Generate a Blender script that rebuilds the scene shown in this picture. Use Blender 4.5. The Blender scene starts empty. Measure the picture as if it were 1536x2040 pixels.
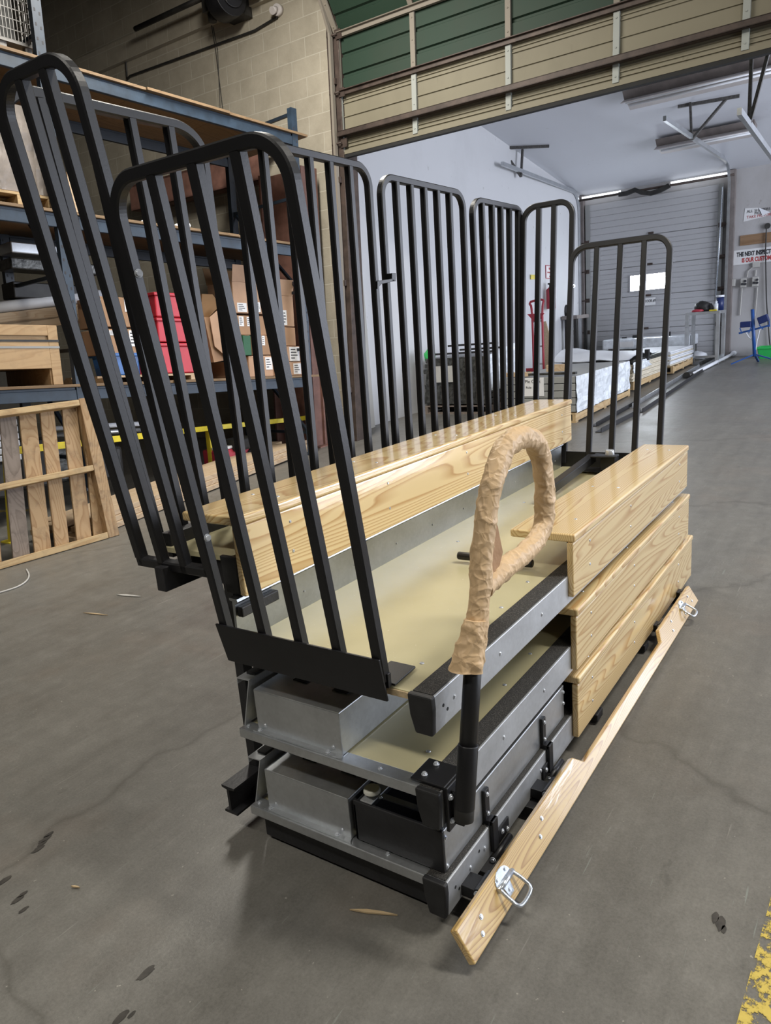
import bpy, bmesh, math, random
from mathutils import Vector, Matrix, noise
random.seed(7)
scene = bpy.context.scene
col = scene.collection

# ------------------------------------------------------------------ camera
FPX, W, H = 1449.0, 1536, 2040
CH = 1.30                                     # camera height above the floor
RB = Matrix(((0.55316232, -0.24709743, 0.79558426),
             (-0.82924841, -0.071909, 0.55423476),
             (-0.07974032, -0.96631877, -0.2446825)))   # columns: right, down, forward
cam_d = bpy.data.cameras.new('camera')
cam = bpy.data.objects.new('camera', cam_d)
col.objects.link(cam)
r_, d_, f_ = (Vector(RB.col[i]).normalized() for i in range(3))
m = Matrix.Identity(4)
for i in range(3):
    m[i][0], m[i][1], m[i][2] = r_[i], -d_[i], -f_[i]
m.translation = (0, 0, CH)
cam.matrix_world = m
cam_d.sensor_fit = 'VERTICAL'
cam_d.sensor_height = 36.0
cam_d.lens = FPX / H * 36.0
cam_d.clip_start, cam_d.clip_end = 0.05, 200
scene.camera = cam

# ------------------------------------------------------------------ world, lights, exposure
scene.view_settings.view_transform = 'Standard'
scene.view_settings.look = 'None'
scene.view_settings.gamma = 1
scene.view_settings.exposure = 0.42
scene.view_settings.use_curve_mapping = False
world = bpy.data.worlds.new('world')
scene.world = world
world.use_nodes = True
world.node_tree.nodes['Background'].inputs[0].default_value = (0.62, 0.68, 0.78, 1)
world.node_tree.nodes['Background'].inputs[1].default_value = 0.06

def area(name, loc, target, sx, sy, power, color):
    l = bpy.data.lights.new(name, 'AREA')
    l.shape = 'RECTANGLE'; l.size = sx; l.size_y = sy
    l.energy = power; l.color = color
    o = bpy.data.objects.new(name, l)
    col.objects.link(o)
    o.location = loc
    o.rotation_euler = (Vector(target) - Vector(loc)).to_track_quat('-Z', 'Y').to_euler()
    return o
WARM = (1.0, 0.955, 0.87)
COOL = (0.78, 0.86, 1.0)
area('hall_lamp', (2.9, -1.7, 5.2), (2.9, -1.7, 0), 0.35, 2.4, 190, WARM)
area('hall_lamp', (4.5, 4.0, 5.0), (5.4, 4.6, 0), 0.35, 2.4, 195, WARM)
area('hall_lamp', (-1.8, 2.2, 5.2), (-1.8, 2.2, 0), 0.35, 2.4, 125, WARM)
area('hall_lamp', (-1.2, -4.2, 5.2), (-1.2, -4.2, 0), 0.35, 2.4, 60, WARM)
# cool light added at the hall's solid right wall; daylight from the loading room bay
area('hall_added_fill', (4.9, -6.3, 2.0), (4.2, 2.0, 1.2), 3.8, 3.6, 165, (0.80, 0.87, 1.0))
area('bay_daylight', (10.6, -5.3, 2.0), (10.4, 4.0, 1.7), 5.0, 3.3, 540, (0.82, 0.87, 1.0))

# ------------------------------------------------------------------ pixel to place helpers
def ray(u, v):
    return RB @ Vector(((u - 768) / FPX, (v - 1020) / FPX, 1.0))
CAMP = Vector((0, 0, CH))
def pz(u, v, z=0.0):
    r = ray(u, v); return CAMP + r * ((z - CH) / r.z)
def py_(u, v, y):
    r = ray(u, v); return CAMP + r * (y / r.y)
def px_(u, v, x, lean=0.0):                   # on the plane X = x + lean * Z
    r = ray(u, v); return CAMP + r * ((x + lean * CH) / (r.x - lean * r.z))
def pplane(u, v, o, n):
    r = ray(u, v); return CAMP + r * ((Vector(o) - CAMP).dot(n) / r.dot(n))
RAMP0, RAMPS = 5.8, 0.025
def floor_z(x):
    return max(0.0, (x - RAMP0) * RAMPS)
def pf(u, v):                                 # on the floor (flat, then gently rising)
    p = pz(u, v)
    if p.x > RAMP0:
        r = ray(u, v)
        t = (CH + RAMPS * RAMP0) / (RAMPS * r.x - r.z)
        p = CAMP + r * t
    return p

# ------------------------------------------------------------------ mesh builder
class MB:
    def __init__(self): self.v = []; self.f = []; self.smooth = []; self.cuts = []
    def cut(self): self.cuts.append((len(self.v), len(self.f))); return self
    def add(self, vs, fs, sm=False):
        b = len(self.v)
        self.v += [Vector(p) for p in vs]
        self.f += [tuple(i + b for i in f) for f in fs]
        self.smooth += [sm] * len(fs)
        return self
    def box(self, lo, hi):
        (a, b, c), (d, e, f) = lo, hi
        return self.add([(a, b, c), (d, b, c), (d, e, c), (a, e, c), (a, b, f), (d, b, f), (d, e, f), (a, e, f)],
                        [(0, 3, 2, 1), (4, 5, 6, 7), (0, 1, 5, 4), (1, 2, 6, 5), (2, 3, 7, 6), (3, 0, 4, 7)])
    def obox(self, o, a, b, c):               # corner o and three edge vectors
        o, a, b, c = Vector(o), Vector(a), Vector(b), Vector(c)
        if a.cross(b).dot(c) < 0: a, b = b, a
        return self.add([o, o + a, o + a + b, o + b, o + c, o + a + c, o + a + b + c, o + b + c],
                        [(0, 3, 2, 1), (4, 5, 6, 7), (0, 1, 5, 4), (1, 2, 6, 5), (2, 3, 7, 6), (3, 0, 4, 7)])
    def bar(self, p, q, w, h=None, up=(0, 0, 1)):   # rectangular bar between two points
        p, q = Vector(p), Vector(q); h = h or w
        t = (q - p).normalized(); s = t.cross(Vector(up))
        if s.length < 1e-4: s = t.cross(Vector((1, 0, 0)))
        s.normalize(); n = s.cross(t)
        return self.obox(p - s * w / 2 - n * h / 2, q - p, s * w, n * h)
    def prism(self, poly, ext):               # polygon (3D points) pushed along ext
        poly = [Vector(p) for p in poly]; ext = Vector(ext); k = len(poly)
        nrm = Vector((0, 0, 0))
        for i in range(k): nrm += poly[i].cross(poly[(i + 1) % k])
        if nrm.dot(ext) > 0: poly = poly[::-1]
        vs = poly + [p + ext for p in poly]
        fs = [tuple(range(k)), tuple(range(2 * k - 1, k - 1, -1))]
        fs += [(i, i + k, (i + 1) % k + k, (i + 1) % k) for i in range(k)]
        return self.add(vs, fs)
    def cyl(self, p, q, r, n=16, r2=None, caps=True):
        p, q = Vector(p), Vector(q); r2 = r if r2 is None else r2
        t = (q - p).normalized(); s = t.cross(Vector((0, 0, 1)))
        if s.length < 1e-3: s = t.cross(Vector((1, 0, 0)))
        s.normalize(); b = t.cross(s)
        vs = []
        for c, rr in ((p, r), (q, r2)):
            for i in range(n):
                a = 2 * math.pi * i / n
                vs.append(c + s * math.cos(a) * rr + b * math.sin(a) * rr)
        self.add(vs, [((i + 1) % n, i, i + n, (i + 1) % n + n)[::-1] for i in range(n)], True)
        if caps:
            b0 = len(self.v) - 2 * n
            self.f += [tuple(b0 + i for i in range(n))[::-1], tuple(b0 + n + i for i in range(n))]
            self.smooth += [False, False]
        return self
    def sweep(self, path, prof, nrm, closed=False, smooth=False):
        # path in a plane with normal nrm; prof = list of (across, along-normal)
        path = [Vector(p) for p in path]; nrm = Vector(nrm).normalized(); n = len(path); k = len(prof)
        vs = []
        for i, p in enumerate(path):
            a = path[i - 1] if (i > 0 or closed) else path[i]
            b = path[(i + 1) % n] if (i < n - 1 or closed) else path[i]
            t = (b - a).normalized(); s = nrm.cross(t).normalized()
            vs += [p + s * x + nrm * y for x, y in prof]
        fs = []
        for i in range(n if closed else n - 1):
            j = (i + 1) % n
            for c in range(k):
                d = (c + 1) % k
                fs.append((i * k + c, i * k + d, j * k + d, j * k + c))
        self.add(vs, fs, smooth)
        if not closed:
            self.add([vs[c] for c in range(k)], [tuple(range(k))[::-1]])
            self.add([vs[(n - 1) * k + c] for c in range(k)], [tuple(range(k))])
        return self
    def tube(self, path, r, n=10, rf=None):   # round tube, parallel-transport frame
        path = [Vector(p) for p in path]
        t = (path[1] - path[0]).normalized(); s = t.cross(Vector((0.13, 0.2, 1)))
        s.normalize(); vs = []
        for i, p in enumerate(path):
            a = path[max(i - 1, 0)]; b = path[min(i + 1, len(path) - 1)]
            t = (b - a).normalized(); s = (s - t * s.dot(t)).normalized(); u = t.cross(s)
            for j in range(n):
                an = 2 * math.pi * j / n
                rr = r if rf is None else rf(i, j, p, s * math.cos(an) + u * math.sin(an))
                vs.append(p + (s * math.cos(an) + u * math.sin(an)) * rr)
        fs = [(i * n + j, i * n + (j + 1) % n, (i + 1) * n + (j + 1) % n, (i + 1) * n + j)
              for i in range(len(path) - 1) for j in range(n)]
        self.add(vs, fs, True)
        self.add(vs[:n], [tuple(range(n))[::-1]]); self.add(vs[-n:], [tuple(range(n))])
        return self
    def build(self, name, mat, parent=None, bevel=0.0, loc=None, seg=2):
        me = bpy.data.meshes.new(name)
        off = Vector((0, 0, 0))
        if parent is not None: off = wloc(parent)
        elif loc is not None: off = Vector(loc)
        else:
            xs = [p.x for p in self.v]; ys = [p.y for p in self.v]; zs = [p.z for p in self.v]
            off = Vector(((min(xs) + max(xs)) / 2, (min(ys) + max(ys)) / 2, min(zs)))
        me.from_pydata([p - off for p in self.v], [], self.f)
        me.polygons.foreach_set('use_smooth', self.smooth)
        me.materials.append(mat)
        me.update()
        bm = bmesh.new(); bm.from_mesh(me)
        bmesh.ops.recalc_face_normals(bm, faces=bm.faces); bm.to_mesh(me); bm.free()
        o = bpy.data.objects.new(name, me); col.objects.link(o)
        if parent is not None: o.parent = parent
        else: o.location = off
        if bevel:
            mo = o.modifiers.new('bevel', 'BEVEL'); mo.width = bevel; mo.segments = seg
            mo.limit_method = 'ANGLE'; mo.angle_limit = math.radians(40)
        return o
    def build_each(self, name, mat, parent, bevel=0.0):   # every piece between cuts becomes a part of its own
        ends = self.cuts[1:] + [(len(self.v), len(self.f))]
        for (a, fa), (e, fe) in zip(self.cuts, ends):
            b = MB(); b.v = self.v[a:e]; b.f = [tuple(i - a for i in f) for f in self.f[fa:fe]]; b.smooth = self.smooth[fa:fe]
            b.build(name, mat, parent, bevel)
def wloc(o):
    v = Vector(o.location)
    while o.parent: o = o.parent; v += Vector(o.location)
    return v
def tag(o, label, cat, group=None, kind=None):
    if label: o['label'] = label
    if cat: o['category'] = cat
    if group: o['group'] = group
    if kind: o['kind'] = kind
    return o
def thing(name, label, cat, loc, group=None):
    o = bpy.data.objects.new(name, None); col.objects.link(o)
    o.empty_display_size = 0.05; o.location = loc
    return tag(o, label, cat, group)
def struct(name, mb, mat, parent=None, bevel=0):
    o = mb.build(name, mat, parent, bevel)
    if parent is None: o['kind'] = 'structure'
    return o
def single(name, mb, mat, label, cat, group=None, bevel=0.0):
    return tag(mb.build(name, mat, None, bevel), label, cat, group)
def copy_tree(o, parent=None):
    c = o.copy(); col.objects.link(c)
    if parent is not None: c.parent = parent
    for ch in list(o.children): copy_tree(ch, c)
    return c
def text_mesh(name, body, size, mat, parent, origin, xdir, ydir, bold=0.0, align='LEFT', xs=1.0):
    cu = bpy.data.curves.new(name, 'FONT'); cu.body = body; cu.size = size; cu.align_x = align
    cu.offset = bold; cu.extrude = 0.0004
    tmp = bpy.data.objects.new(name, cu); col.objects.link(tmp)
    dg = bpy.context.evaluated_depsgraph_get()
    me = bpy.data.meshes.new_from_object(tmp.evaluated_get(dg))
    bpy.data.objects.remove(tmp)
    xd, yd = Vector(xdir).normalized(), Vector(ydir).normalized(); nd = xd.cross(yd)
    M = Matrix(((xd.x, yd.x, nd.x, 0), (xd.y, yd.y, nd.y, 0), (xd.z, yd.z, nd.z, 0), (0, 0, 0, 1)))
    off = Vector(origin) - wloc(parent)
    me.transform(Matrix.Translation(off) @ M @ Matrix.Diagonal((xs, 1, 1, 1)))
    me.materials.clear(); me.materials.append(mat)
    o = bpy.data.objects.new(name, me); col.objects.link(o); o.parent = parent
    return o

# ------------------------------------------------------------------ materials
def newmat(name):
    mt = bpy.data.materials.new(name); mt.use_nodes = True
    nt = mt.node_tree
    return mt, nt, nt.nodes['Principled BSDF']
def ramp(nt, fac, stops):
    r = nt.nodes.new('ShaderNodeValToRGB')
    el = r.color_ramp.elements
    while len(el) < len(stops): el.new(0.5)
    for e, (p, c) in zip(el, stops):
        e.position = p; e.color = (*c, 1) if len(c) == 3 else c
    nt.links.new(fac, r.inputs[0]); return r.outputs[0]
def coords(nt, scale=(1, 1, 1), rnd=True, rot=(0, 0, 0)):
    tc = nt.nodes.new('ShaderNodeTexCoord'); mp = nt.nodes.new('ShaderNodeMapping')
    mp.inputs['Scale'].default_value = scale; mp.inputs['Rotation'].default_value = rot
    nt.links.new(tc.outputs['Object'], mp.inputs[0])
    if rnd:
        oi = nt.nodes.new('ShaderNodeObjectInfo'); mu = nt.nodes.new('ShaderNodeMath'); mu.operation = 'MULTIPLY'
        mu.inputs[1].default_value = 37.0
        nt.links.new(oi.outputs['Random'], mu.inputs[0]); nt.links.new(mu.outputs[0], mp.inputs['Location'])
    return mp.outputs[0]
def noisef(nt, vec, scale, detail=3, rough=0.5, dist=0.0):
    n = nt.nodes.new('ShaderNodeTexNoise'); n.inputs['Scale'].default_value = scale
    n.inputs['Detail'].default_value = detail; n.inputs['Roughness'].default_value = rough
    n.inputs['Distortion'].default_value = dist
    nt.links.new(vec, n.inputs['Vector']); return n.outputs['Fac']
def math_(nt, op, a, b=None):
    n = nt.nodes.new('ShaderNodeMath'); n.operation = op
    for i, x in enumerate((a, b)):
        if x is None: continue
        if isinstance(x, (int, float)): n.inputs[i].default_value = x
        else: nt.links.new(x, n.inputs[i])
    return n.outputs[0]
def mix(nt, fac, a, b, mode='MIX'):
    n = nt.nodes.new('ShaderNodeMix'); n.data_type = 'RGBA'; n.blend_type = mode
    for i, x in ((0, fac), (6, a), (7, b)):
        if isinstance(x, (int, float)): n.inputs[i].default_value = x
        elif isinstance(x, tuple): n.inputs[i].default_value = (*x, 1) if len(x) == 3 else x
        else: nt.links.new(x, n.inputs[i])
    return n.outputs[2]
def bump(nt, h, strength, dist=0.01):
    b = nt.nodes.new('ShaderNodeBump'); b.inputs['Strength'].default_value = strength
    b.inputs['Distance'].default_value = dist
    nt.links.new(h, b.inputs['Height']); return b.outputs[0]
def plain(name, c, rough=0.5, metal=0.0, var=0.15, scale=6.0, bmp=0.0, bscale=60.0, spec=0.5):
    mt, nt, bs = newmat(name)
    v = coords(nt)
    f = noisef(nt, v, scale, 4, 0.6)
    lo = tuple(max(0, x * (1 - var)) for x in c); hi = tuple(min(1, x * (1 + var)) for x in c)
    nt.links.new(ramp(nt, f, [(0.3, lo), (0.7, hi)]), bs.inputs['Base Color'])
    bs.inputs['Roughness'].default_value = rough; bs.inputs['Metallic'].default_value = metal
    bs.inputs['Specular IOR Level'].default_value = spec
    if bmp: nt.links.new(bump(nt, noisef(nt, v, bscale, 3), bmp), bs.inputs['Normal'])
    return mt
def emis(name, c, s):
    mt, nt, bs = newmat(name)
    bs.inputs['Emission Color'].default_value = (*c, 1); bs.inputs['Emission Strength'].default_value = s
    bs.inputs['Base Color'].default_value = (0.8, 0.8, 0.8, 1)
    return mt
def wood(name, c_early, c_late, axis=0, rings=9.0, rough=0.5, coat=0.0, wscale=1.0, dirt=0.0, end=True):
    # grain runs along the given axis: contour bands of a stretched noise give cathedral figure
    mt, nt, bs = newmat(name)
    sc = [6.6 * wscale] * 3; sc[axis] = 0.42 * wscale
    v = coords(nt, tuple(sc))
    a = noisef(nt, v, 1.0, 1.5, 0.4, 0.25)
    sc2 = [40 * wscale] * 3; sc2[axis] = 1.2
    v2 = coords(nt, tuple(sc2))
    fine = noisef(nt, v2, 1.0, 2, 0.5)
    ph = math_(nt, 'ADD', math_(nt, 'MULTIPLY', a, rings * 2.6), math_(nt, 'MULTIPLY', fine, 0.22))
    fr = math_(nt, 'FRACT', ph)
    band = ramp(nt, fr, [(0.0, c_late), (0.09, c_early), (0.5, c_early), (0.86, tuple((a_ + 2 * l_) / 3 for a_, l_ in zip(c_early, c_late))), (0.97, c_late)])
    big = noisef(nt, coords(nt, (0.8, 0.8, 0.8)), 2.0, 2)
    c = mix(nt, 0.25, band, ramp(nt, big, [(0.3, tuple(x * 0.85 for x in c_early)), (0.7, c_early)]))
    if dirt:
        dn = noisef(nt, coords(nt, (3, 3, 3)), 3.0, 6, 0.7)
        c = mix(nt, math_(nt, 'MULTIPLY', ramp(nt, dn, [(0.5, (0, 0, 0)), (0.72, (1, 1, 1))]), dirt), c, (0.07, 0.055, 0.045))
    nt.links.new(c, bs.inputs['Base Color'])
    bs.inputs['Roughness'].default_value = rough
    if coat:
        bs.inputs['Coat Weight'].default_value = coat; bs.inputs['Coat IOR'].default_value = 1.65; bs.inputs['Coat Roughness'].default_value = 0.10
        cb = bump(nt, noisef(nt, coords(nt, (9, 30, 30)), 2.0, 2), 0.06, 0.004)
        nt.links.new(cb, bs.inputs['Coat Normal'])
    return mt
def galv(name, c=(0.56, 0.58, 0.60), rough=0.34, metal=0.85):
    mt, nt, bs = newmat(name)
    v = coords(nt)
    vo = nt.nodes.new('ShaderNodeTexVoronoi'); vo.inputs['Scale'].default_value = 110
    nt.links.new(v, vo.inputs['Vector'])
    f = math_(nt, 'ADD', math_(nt, 'MULTIPLY', vo.outputs['Color'], 0.14), math_(nt, 'MULTIPLY', noisef(nt, v, 7, 6, 0.68), 0.86))
    nt.links.new(ramp(nt, f, [(0.25, tuple(x * 0.8 for x in c)), (0.75, tuple(x * 1.12 for x in c))]), bs.inputs['Base Color'])
    rr = nt.nodes.new('ShaderNodeMapRange')
    rr.inputs['To Min'].default_value = rough - 0.1; rr.inputs['To Max'].default_value = rough + 0.12
    nt.links.new(f, rr.inputs[0]); nt.links.new(rr.outputs[0], bs.inputs['Roughness'])
    bs.inputs['Metallic'].default_value = metal
    return mt
M = {}
M['pine'] = wood('varnished_pine', (0.83, 0.63, 0.32), (0.50, 0.25, 0.065), 0, 16, 0.36, 0.9)
M['pine_toe'] = wood('varnished_pine_strong_grain', (0.62, 0.43, 0.17), (0.32, 0.15, 0.035), 0, 15, 0.36, 0.9, 1.5)
M['pine_x'] = M['pine']
M['lumber'] = wood('raw_lumber', (0.50, 0.38, 0.25), (0.40, 0.27, 0.16), 0, 6, 0.7)
M['pallet_z'] = wood('pallet_wood_upright', (0.40, 0.27, 0.145), (0.27, 0.155, 0.07), 2, 6, 0.75, dirt=0.5)
M['pallet_x'] = wood('pallet_wood_level', (0.50, 0.36, 0.19), (0.38, 0.24, 0.11), 0, 6, 0.75, dirt=0.35)
M['pallet_grey'] = wood('pallet_wood_grey', (0.22, 0.18, 0.15), (0.14, 0.11, 0.09), 2, 6, 0.8, dirt=0.5)
M['crate'] = wood('crate_plywood', (0.46, 0.31, 0.165), (0.38, 0.24, 0.12), 0, 4, 0.7, dirt=0.2)
M['shelf_board'] = wood('shelf_board', (0.21, 0.135, 0.07), (0.15, 0.09, 0.042), 0, 5, 0.7, dirt=0.25)
M['ply'] = wood('plywood_patch', (0.27, 0.165, 0.09), (0.19, 0.105, 0.05), 1, 5, 0.7, dirt=0.3)
M['black'] = plain('black_powder_coat', (0.0075, 0.0075, 0.009), 0.42, 0.0, 0.3, 8, 0.03, 220, 0.5)
M['black2'] = plain('black_painted_steel', (0.014, 0.014, 0.016), 0.5, 0.0, 0.4, 12, 0.08, 90)
M['plastic'] = plain('black_plastic', (0.016, 0.016, 0.017), 0.55, 0, 0.3, 30)
M['rubber'] = plain('black_rubber', (0.012, 0.012, 0.012), 0.8, 0, 0.2)
M['galv'] = galv('galvanized_steel')
M['galv_bright'] = galv('shiny_galvanized_steel', (0.44, 0.46, 0.475), 0.34, 0.9)
M['galv_dull'] = galv('dull_galvanized_steel', (0.50, 0.515, 0.535), 0.44, 0.6)
M['zinc'] = galv('zinc_hardware', (0.66, 0.69, 0.74), 0.28, 0.6)
M['edge_ply'] = plain('plywood_edge', (0.52, 0.40, 0.24), 0.7, 0, 0.3, 80)
M['white_plastic'] = plain('cream_plastic', (0.62, 0.62, 0.55), 0.4, 0, 0.06)
M['yellow'] = plain('yellow_paint', (0.62, 0.50, 0.03), 0.5, 0, 0.2, 10)
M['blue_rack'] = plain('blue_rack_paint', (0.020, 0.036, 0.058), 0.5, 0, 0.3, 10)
M['blue_shaded'] = plain('shaded_blue_rack_paint', (0.010, 0.017, 0.027), 0.5, 0, 0.3, 10)  # rack blue darkened to paint in shade on rear and inner members
M['brown_steel'] = plain('brown_painted_steel', (0.17, 0.085, 0.065), 0.6, 0, 0.35, 5)
M['card'] = plain('cardboard', (0.335, 0.20, 0.115), 0.8, 0, 0.12, 4)
M['card2'] = plain('pale_cardboard', (0.42, 0.265, 0.17), 0.8, 0, 0.12, 4)
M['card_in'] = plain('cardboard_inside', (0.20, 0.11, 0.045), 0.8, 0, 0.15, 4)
M['label'] = plain('white_label', (0.72, 0.72, 0.72), 0.6, 0, 0.05)
M['ink'] = plain('black_ink', (0.03, 0.03, 0.035), 0.7, 0, 0.1)
M['red_ink'] = plain('red_ink', (0.42, 0.06, 0.06), 0.7, 0, 0.1)
M['red'] = plain('red_plastic', (0.45, 0.02, 0.035), 0.45, 0, 0.1)
M['red_paint'] = plain('red_paint', (0.38, 0.03, 0.05), 0.45, 0, 0.2)
M['blue_tub'] = plain('blue_plastic', (0.03, 0.12, 0.36), 0.4, 0, 0.15)
M['green'] = plain('green_plastic', (0.03, 0.45, 0.10), 0.4, 0, 0.1)
M['green_dark'] = plain('dark_green_box', (0.02, 0.10, 0.045), 0.6, 0, 0.1)
M['wrap'] = plain('stretch_film', (0.70, 0.74, 0.78), 0.16, 0, 0.25, 9, 0.55, 14, 0.8)
M['foam'] = plain('white_foam_sheet', (0.72, 0.74, 0.77), 0.5, 0, 0.08, 3, 0.25, 9)
M['cream_sheet'] = plain('cream_sheet', (0.62, 0.56, 0.44), 0.5, 0, 0.15, 5)
M['dark_mix'] = plain('dark_stacked_steel', (0.06, 0.06, 0.055), 0.35, 0.4, 0.8, 22, 0.3, 30)
M['panel_grey'] = plain('grey_coated_panel', (0.27, 0.275, 0.265), 0.4, 0.0, 0.08, 3)
M['chrome'] = galv('bright_steel', (0.66, 0.71, 0.78), 0.26, 0.75)
M['alu'] = galv('mill_aluminium', (0.62, 0.64, 0.66), 0.38, 0.9)
M['lamp_white'] = plain('fixture_enamel', (0.50, 0.47, 0.46), 0.5, 0, 0.08)
M['bronze'] = plain('grey_brown_fixture', (0.20, 0.175, 0.165), 0.5, 0.1, 0.2)
M['work_blue'] = plain('blue_enamel', (0.02, 0.085, 0.30), 0.4, 0, 0.15)
M['work_dark'] = plain('dark_blue_enamel', (0.012, 0.025, 0.11), 0.4, 0, 0.15)
M['machine'] = plain('dark_machine_paint', (0.025, 0.024, 0.022), 0.5, 0.2, 0.5)
def kraft(name, c):
    mt, nt, bs = newmat(name); v = coords(nt, (1, 1, 1))
    nz = nt.nodes.new('ShaderNodeTexNoise'); nz.inputs['Scale'].default_value = 18; nt.links.new(v, nz.inputs['Vector'])
    sc_ = nt.nodes.new('ShaderNodeVectorMath'); sc_.operation = 'SCALE'; sc_.inputs['Scale'].default_value = .03
    ad = nt.nodes.new('ShaderNodeVectorMath'); ad.operation = 'ADD'
    nt.links.new(nz.outputs['Color'], sc_.inputs[0]); nt.links.new(v, ad.inputs[0]); nt.links.new(sc_.outputs[0], ad.inputs[1])
    hs = []
    for s_ in (20, 46):
        vo = nt.nodes.new('ShaderNodeTexVoronoi'); vo.feature = 'DISTANCE_TO_EDGE'; vo.inputs['Scale'].default_value = s_
        nt.links.new(ad.outputs[0], vo.inputs['Vector'])
        hs.append(math_(nt, 'MINIMUM', math_(nt, 'MULTIPLY', vo.outputs['Distance'], 5.0), 1.0))
    f = noisef(nt, v, 7, 3)
    nt.links.new(ramp(nt, f, [(0.3, tuple(x * .9 for x in c)), (0.7, tuple(min(1, x * 1.08) for x in c))]), bs.inputs['Base Color'])
    bs.inputs['Roughness'].default_value = 0.5
    nt.links.new(bump(nt, math_(nt, 'ADD', math_(nt, 'MULTIPLY', hs[0], -1.0), math_(nt, 'MULTIPLY', hs[1], -.5)), 0.32, 0.005), bs.inputs['Normal'])
    return mt
M['paper_card'] = kraft('kraft_paper', (0.63, 0.44, 0.25))
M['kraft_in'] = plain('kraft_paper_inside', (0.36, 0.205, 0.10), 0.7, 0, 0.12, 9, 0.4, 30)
M['glass_lit'] = emis('daylit_window', (0.86, 0.93, 1.0), 26.0)
M['gap_lit'] = emis('daylight_gap', (0.92, 0.96, 1.0), 1.6)
M['splinter'] = plain('wood_splinter', (0.55, 0.41, 0.24), 0.8, 0, 0.2)
M['dull_film'] = plain('dusty_film', (0.22, 0.19, 0.165), 0.3, 0, 0.3, 6, 0.4, 14)
M['scrap'] = plain('grey_scrap_film', (0.50, 0.49, 0.46), 0.5, 0, 0.15)
M['twig'] = plain('green_tape', (0.03, 0.30, 0.06), 0.5, 0, 0.1)

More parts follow.
